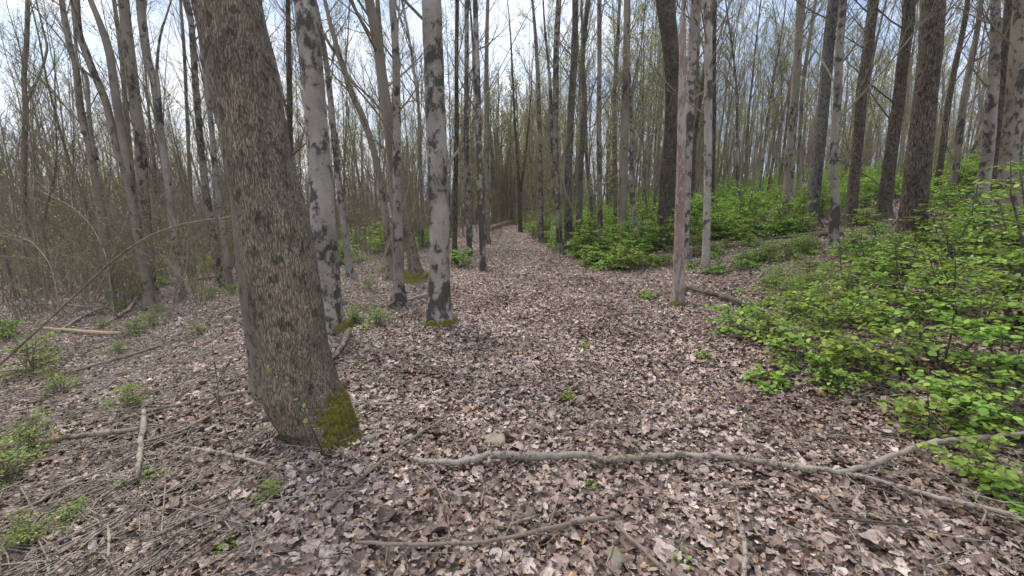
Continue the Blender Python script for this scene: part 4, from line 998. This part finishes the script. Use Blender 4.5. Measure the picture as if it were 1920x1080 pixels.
# random small twigs that no one could count
mb = MB(); rg = random.Random(44)
for k in range(4600):
    y = 1.0 + 17 * rg.random() ** 1.3; x = rg.uniform(-1.3, 1.2) * (y + .6)
    if k > 3200: x = -1.2 - rg.random() * 1.1 * y; y = max(y, 1.6)
    if abs(x) < 1.8 and rg.random() < .55: continue
    a = rg.uniform(0, 6.28); ln = rg.uniform(.08, .55) * (2.3 if x < -1.5 else 1); d = Vector((math.cos(a), math.sin(a), 0)) * ln / 4; p = Vector((x, y, 0)); pts = []
    for i in range(5):
        q = p + d * i + Vector((rg.gauss(0, .06 * ln), rg.gauss(0, .06 * ln), 0)); q.z = h1(q.x, q.y) + rg.uniform(.045, .07); pts.append(q)
    r = rg.uniform(.0015, .0055); mb.tube(pts, [r, r * .95, r * .85, r * .75, r * .5], 4, cap=False)
o = mb.build('twig_litter', M['wood_pale']); tag(o, 'fine broken twigs strewn over the dead leaves', 'twig litter', kind='stuff')

# bare arching stems
def arch(name, label, pts, r0, r1, mat_, cat, twigs=8, tl=.5, leaves=0, seed=1, lf=.03, up=.02):
    rg = random.Random(seed); P = [at(px, py, Y) if Y else gp(px, py) for px, py, Y in pts]
    root = P[0].copy(); P = [p - root for p in P]; R_ = [r0 + (r1 - r0) * i / (len(P) - 1) for i in range(len(P))]
    P, R_ = smooth_path(P, R_, 5); e_ = empty(name, root); tag(e_, label, cat)
    mb = MB(); mb.tube(P, R_, 7, rough=.05, seed=seed); tips = []; mb.build('stem', M[mat_], e_)
    if twigs:
        mb = MB()
        for k in range(twigs):
            t = .3 + .68 * (k + rg.random()) / twigs; q, dl = path_at(P, min(t, .98)); nd = (dl * .6 + Vector((rg.gauss(0, .5), rg.gauss(0, .5), rg.gauss(.25, .5)))).normalized()
            grow(mb, q, nd, tl * rg.uniform(.5, 1.1), r1 * .8, 0, rg, up, .12, tips, 4, (3,), .6, (4, 3))
        mb.build('twigs', M[mat_], e_)
    if leaves:
        r_ = np.random.RandomState(seed); n = leaves; ii = [path_at(P, min(.25 + .72 * k / n, .99))[0] for k in range(n)]
        me = leaves_mesh('leaves', np.array([q[:] for q in ii]) + r_.normal(0, .008, (n, 3)), r_.uniform(0, 6.28, n), r_.normal(0, .6, n), r_.normal(0, .6, n), r_.uniform(.6, 1.2, n) * lf, r_)
        link('leaves', me, M['leaf_green'], e_)
    return e_
arch('bare_sapling', 'long bare sapling arching from the left edge to behind the big trunk', [(-25, 705, 3.9), (20, 665, 3.95), (80, 610, 4.0), (150, 545, 4.05), (210, 490, 4.1), (270, 448, 4.15), (330, 424, 4.2), (390, 412, 4.25), (440, 407, 4.3)], .013, .005, 'wood_mid', 'sapling', 5, .5, seed=5)
arch('bare_sapling', 'thin reddish sapling with a few buds left of the big trunk', [(447, 888, None), (432, 835, 2.42), (415, 780, 2.42), (408, 720, 2.44), (400, 660, 2.46), (392, 600, 2.5)], .0035, .0012, 'twig_dark', 'sapling', 3, .12, 5, seed=6, lf=.018)
arch('leafy_sapling', 'thin dark sapling with small green leaves in front of the big trunk', [(612, 862, None), (590, 815, 2.30), (568, 765, 2.30), (545, 725, 2.32), (510, 690, 2.34), (478, 665, 2.36)], .0045, .0014, 'twig_dark', 'sapling', 0, .1, 12, seed=7, lf=.03)
for k, (lb, pts, r) in enumerate([
    ('grey bare shrub stem curving over the left thicket edge', [(110, 600, 6.5), (108, 560, 6.5), (95, 500, 6.6), (60, 455, 6.8), (20, 440, 7)], .010),
    ('bare bent sapling whose forked top spreads before the left thicket', [(218, 640, 7.4), (210, 560, 7.4), (195, 470, 7.4), (150, 400, 7.5), (80, 360, 7.6)], .012),
    ('bare stem leaning right out of the left thicket', [(150, 600, 8.2), (185, 540, 8.2), (215, 470, 8.3), (240, 400, 8.4)], .010),
    ('crooked bare stem left of the dark narrow trunk', [(315, 620, 8), (330, 560, 8), (350, 500, 8.1), (355, 440, 8.2), (400, 400, 8.3)], .010),
    ('thin arching stem between reddish trunk and bending pale tree', [(375, 620, 7.5), (365, 580, 7.5), (350, 530, 7.6), (320, 500, 7.6)], .008),
    ('bare thin stems leaning left between the patched tree and leaning pair', [(680, 600, 7.6), (672, 540, 7.6), (655, 470, 7.8), (645, 400, 8)], .010),
    ('slanting bare sapling reaching up right behind the leaning pair', [(700, 560, 9), (720, 480, 9), (752, 400, 9.2), (775, 310, 9.4)], .012),
    ('bleached thin snag with a split top right of the path end', [(1035, 455, 15), (1034, 420, 15), (1032, 400, 15)], .03),
    ('bare grey stem leaning over the bushes right of the path', [(1082, 455, 14.5), (1075, 400, 14.5), (1058, 350, 14.6), (1056, 320, 14.7)], .018)]):
    arch('bare_sapling', lb, pts, r, r * .4, 'wood_pale', 'sapling', 16 if 'snag' not in lb else 0, .8, seed=50 + k)

# ------------------------------------------------------------------ stones and a lone chunk of wood
def stone(label, px, py, sz, m_, seed, zf=.35, sink=.3, rz=0.0):
    rg = random.Random(seed); q = gp(px, py); mb = MB(); nu, nv = 22, 14
    for i in range(nv + 1):
        for j in range(nu):
            th = math.pi * i / nv; ph = 2 * math.pi * j / nu; d = Vector((math.sin(th) * math.cos(ph), math.sin(th) * math.sin(ph), math.cos(th)))
            r = 1 + .35 * mnoise.noise(d * 1.3 + Vector((seed, 0, 0))) + .08 * mnoise.noise(d * 5 + Vector((0, seed, 0)))
            c = [max(-.78, min(.78, v)) for v in (d * r)]
            x_, y_ = c[0] * sz[0], c[1] * sz[1]
            mb.v.append((x_ * math.cos(rz) - y_ * math.sin(rz), x_ * math.sin(rz) + y_ * math.cos(rz), c[2] * sz[2]))
    for i in range(nv):
        for j in range(nu): mb.f.append((i * nu + j, (i + 1) * nu + j, (i + 1) * nu + (j + 1) % nu, i * nu + (j + 1) % nu))
    o = mb.build('stone', M[m_]); o.location = q + Vector((0, 0, sz[2] * (1 - 2 * sink) + .015)); tag(o, label, 'stone'); return o
stone('flat olive stone lying at the bottom of the path', 1153, 1056, (.042, .06, .022), 'stone_olive', 3, sink=.1, rz=.5)
stone('half buried tan stone behind the thick end of the forked branch', 928, 832, (.10, .10, .04), 'stone_tan', 5, sink=.42)
stone('small grey stone beside the moss of the big trunk', 694, 832, (.05, .05, .04), 'stone_grey', 7, sink=.35)
stone('pale broken chunk on the leaves left of the reddish trunk', 429, 605, (.11, .09, .07), 'stone_tan', 9, sink=.2)
stone('small pale stone in the path right of the mid path sprout', 1150, 760, (.03, .045, .02), 'stone_olive', 11, sink=.2)

# ------------------------------------------------------------------ thin spring air
def haze():
    x0, x1, y0, y1, z0, z1 = -170, 170, -25, 125, -25, 40
    me = bpy.data.meshes.new('haze'); V = [(x, y, z) for z in (z0, z1) for y in (y0, y1) for x in (x0, x1)]
    me.from_pydata(V, [], [(0, 2, 3, 1), (4, 5, 7, 6), (0, 1, 5, 4), (2, 6, 7, 3), (0, 4, 6, 2), (1, 3, 7, 5)]); m = bpy.data.materials.new('haze'); m.use_nodes = True; t = m.node_tree; t.nodes.clear()
    o_ = N(t, 'ShaderNodeOutputMaterial'); v = N(t, 'ShaderNodeVolumePrincipled'); v.inputs['Color'].default_value = (.95, .92, .85, 1); v.inputs['Density'].default_value = .0007; L(t, v.outputs[0], o_.inputs['Volume'])
    o = link('haze', me, m); o['kind'] = 'stuff'; o['label'] = 'thin pale air softening the distant trunks'; o['category'] = 'haze'
haze()
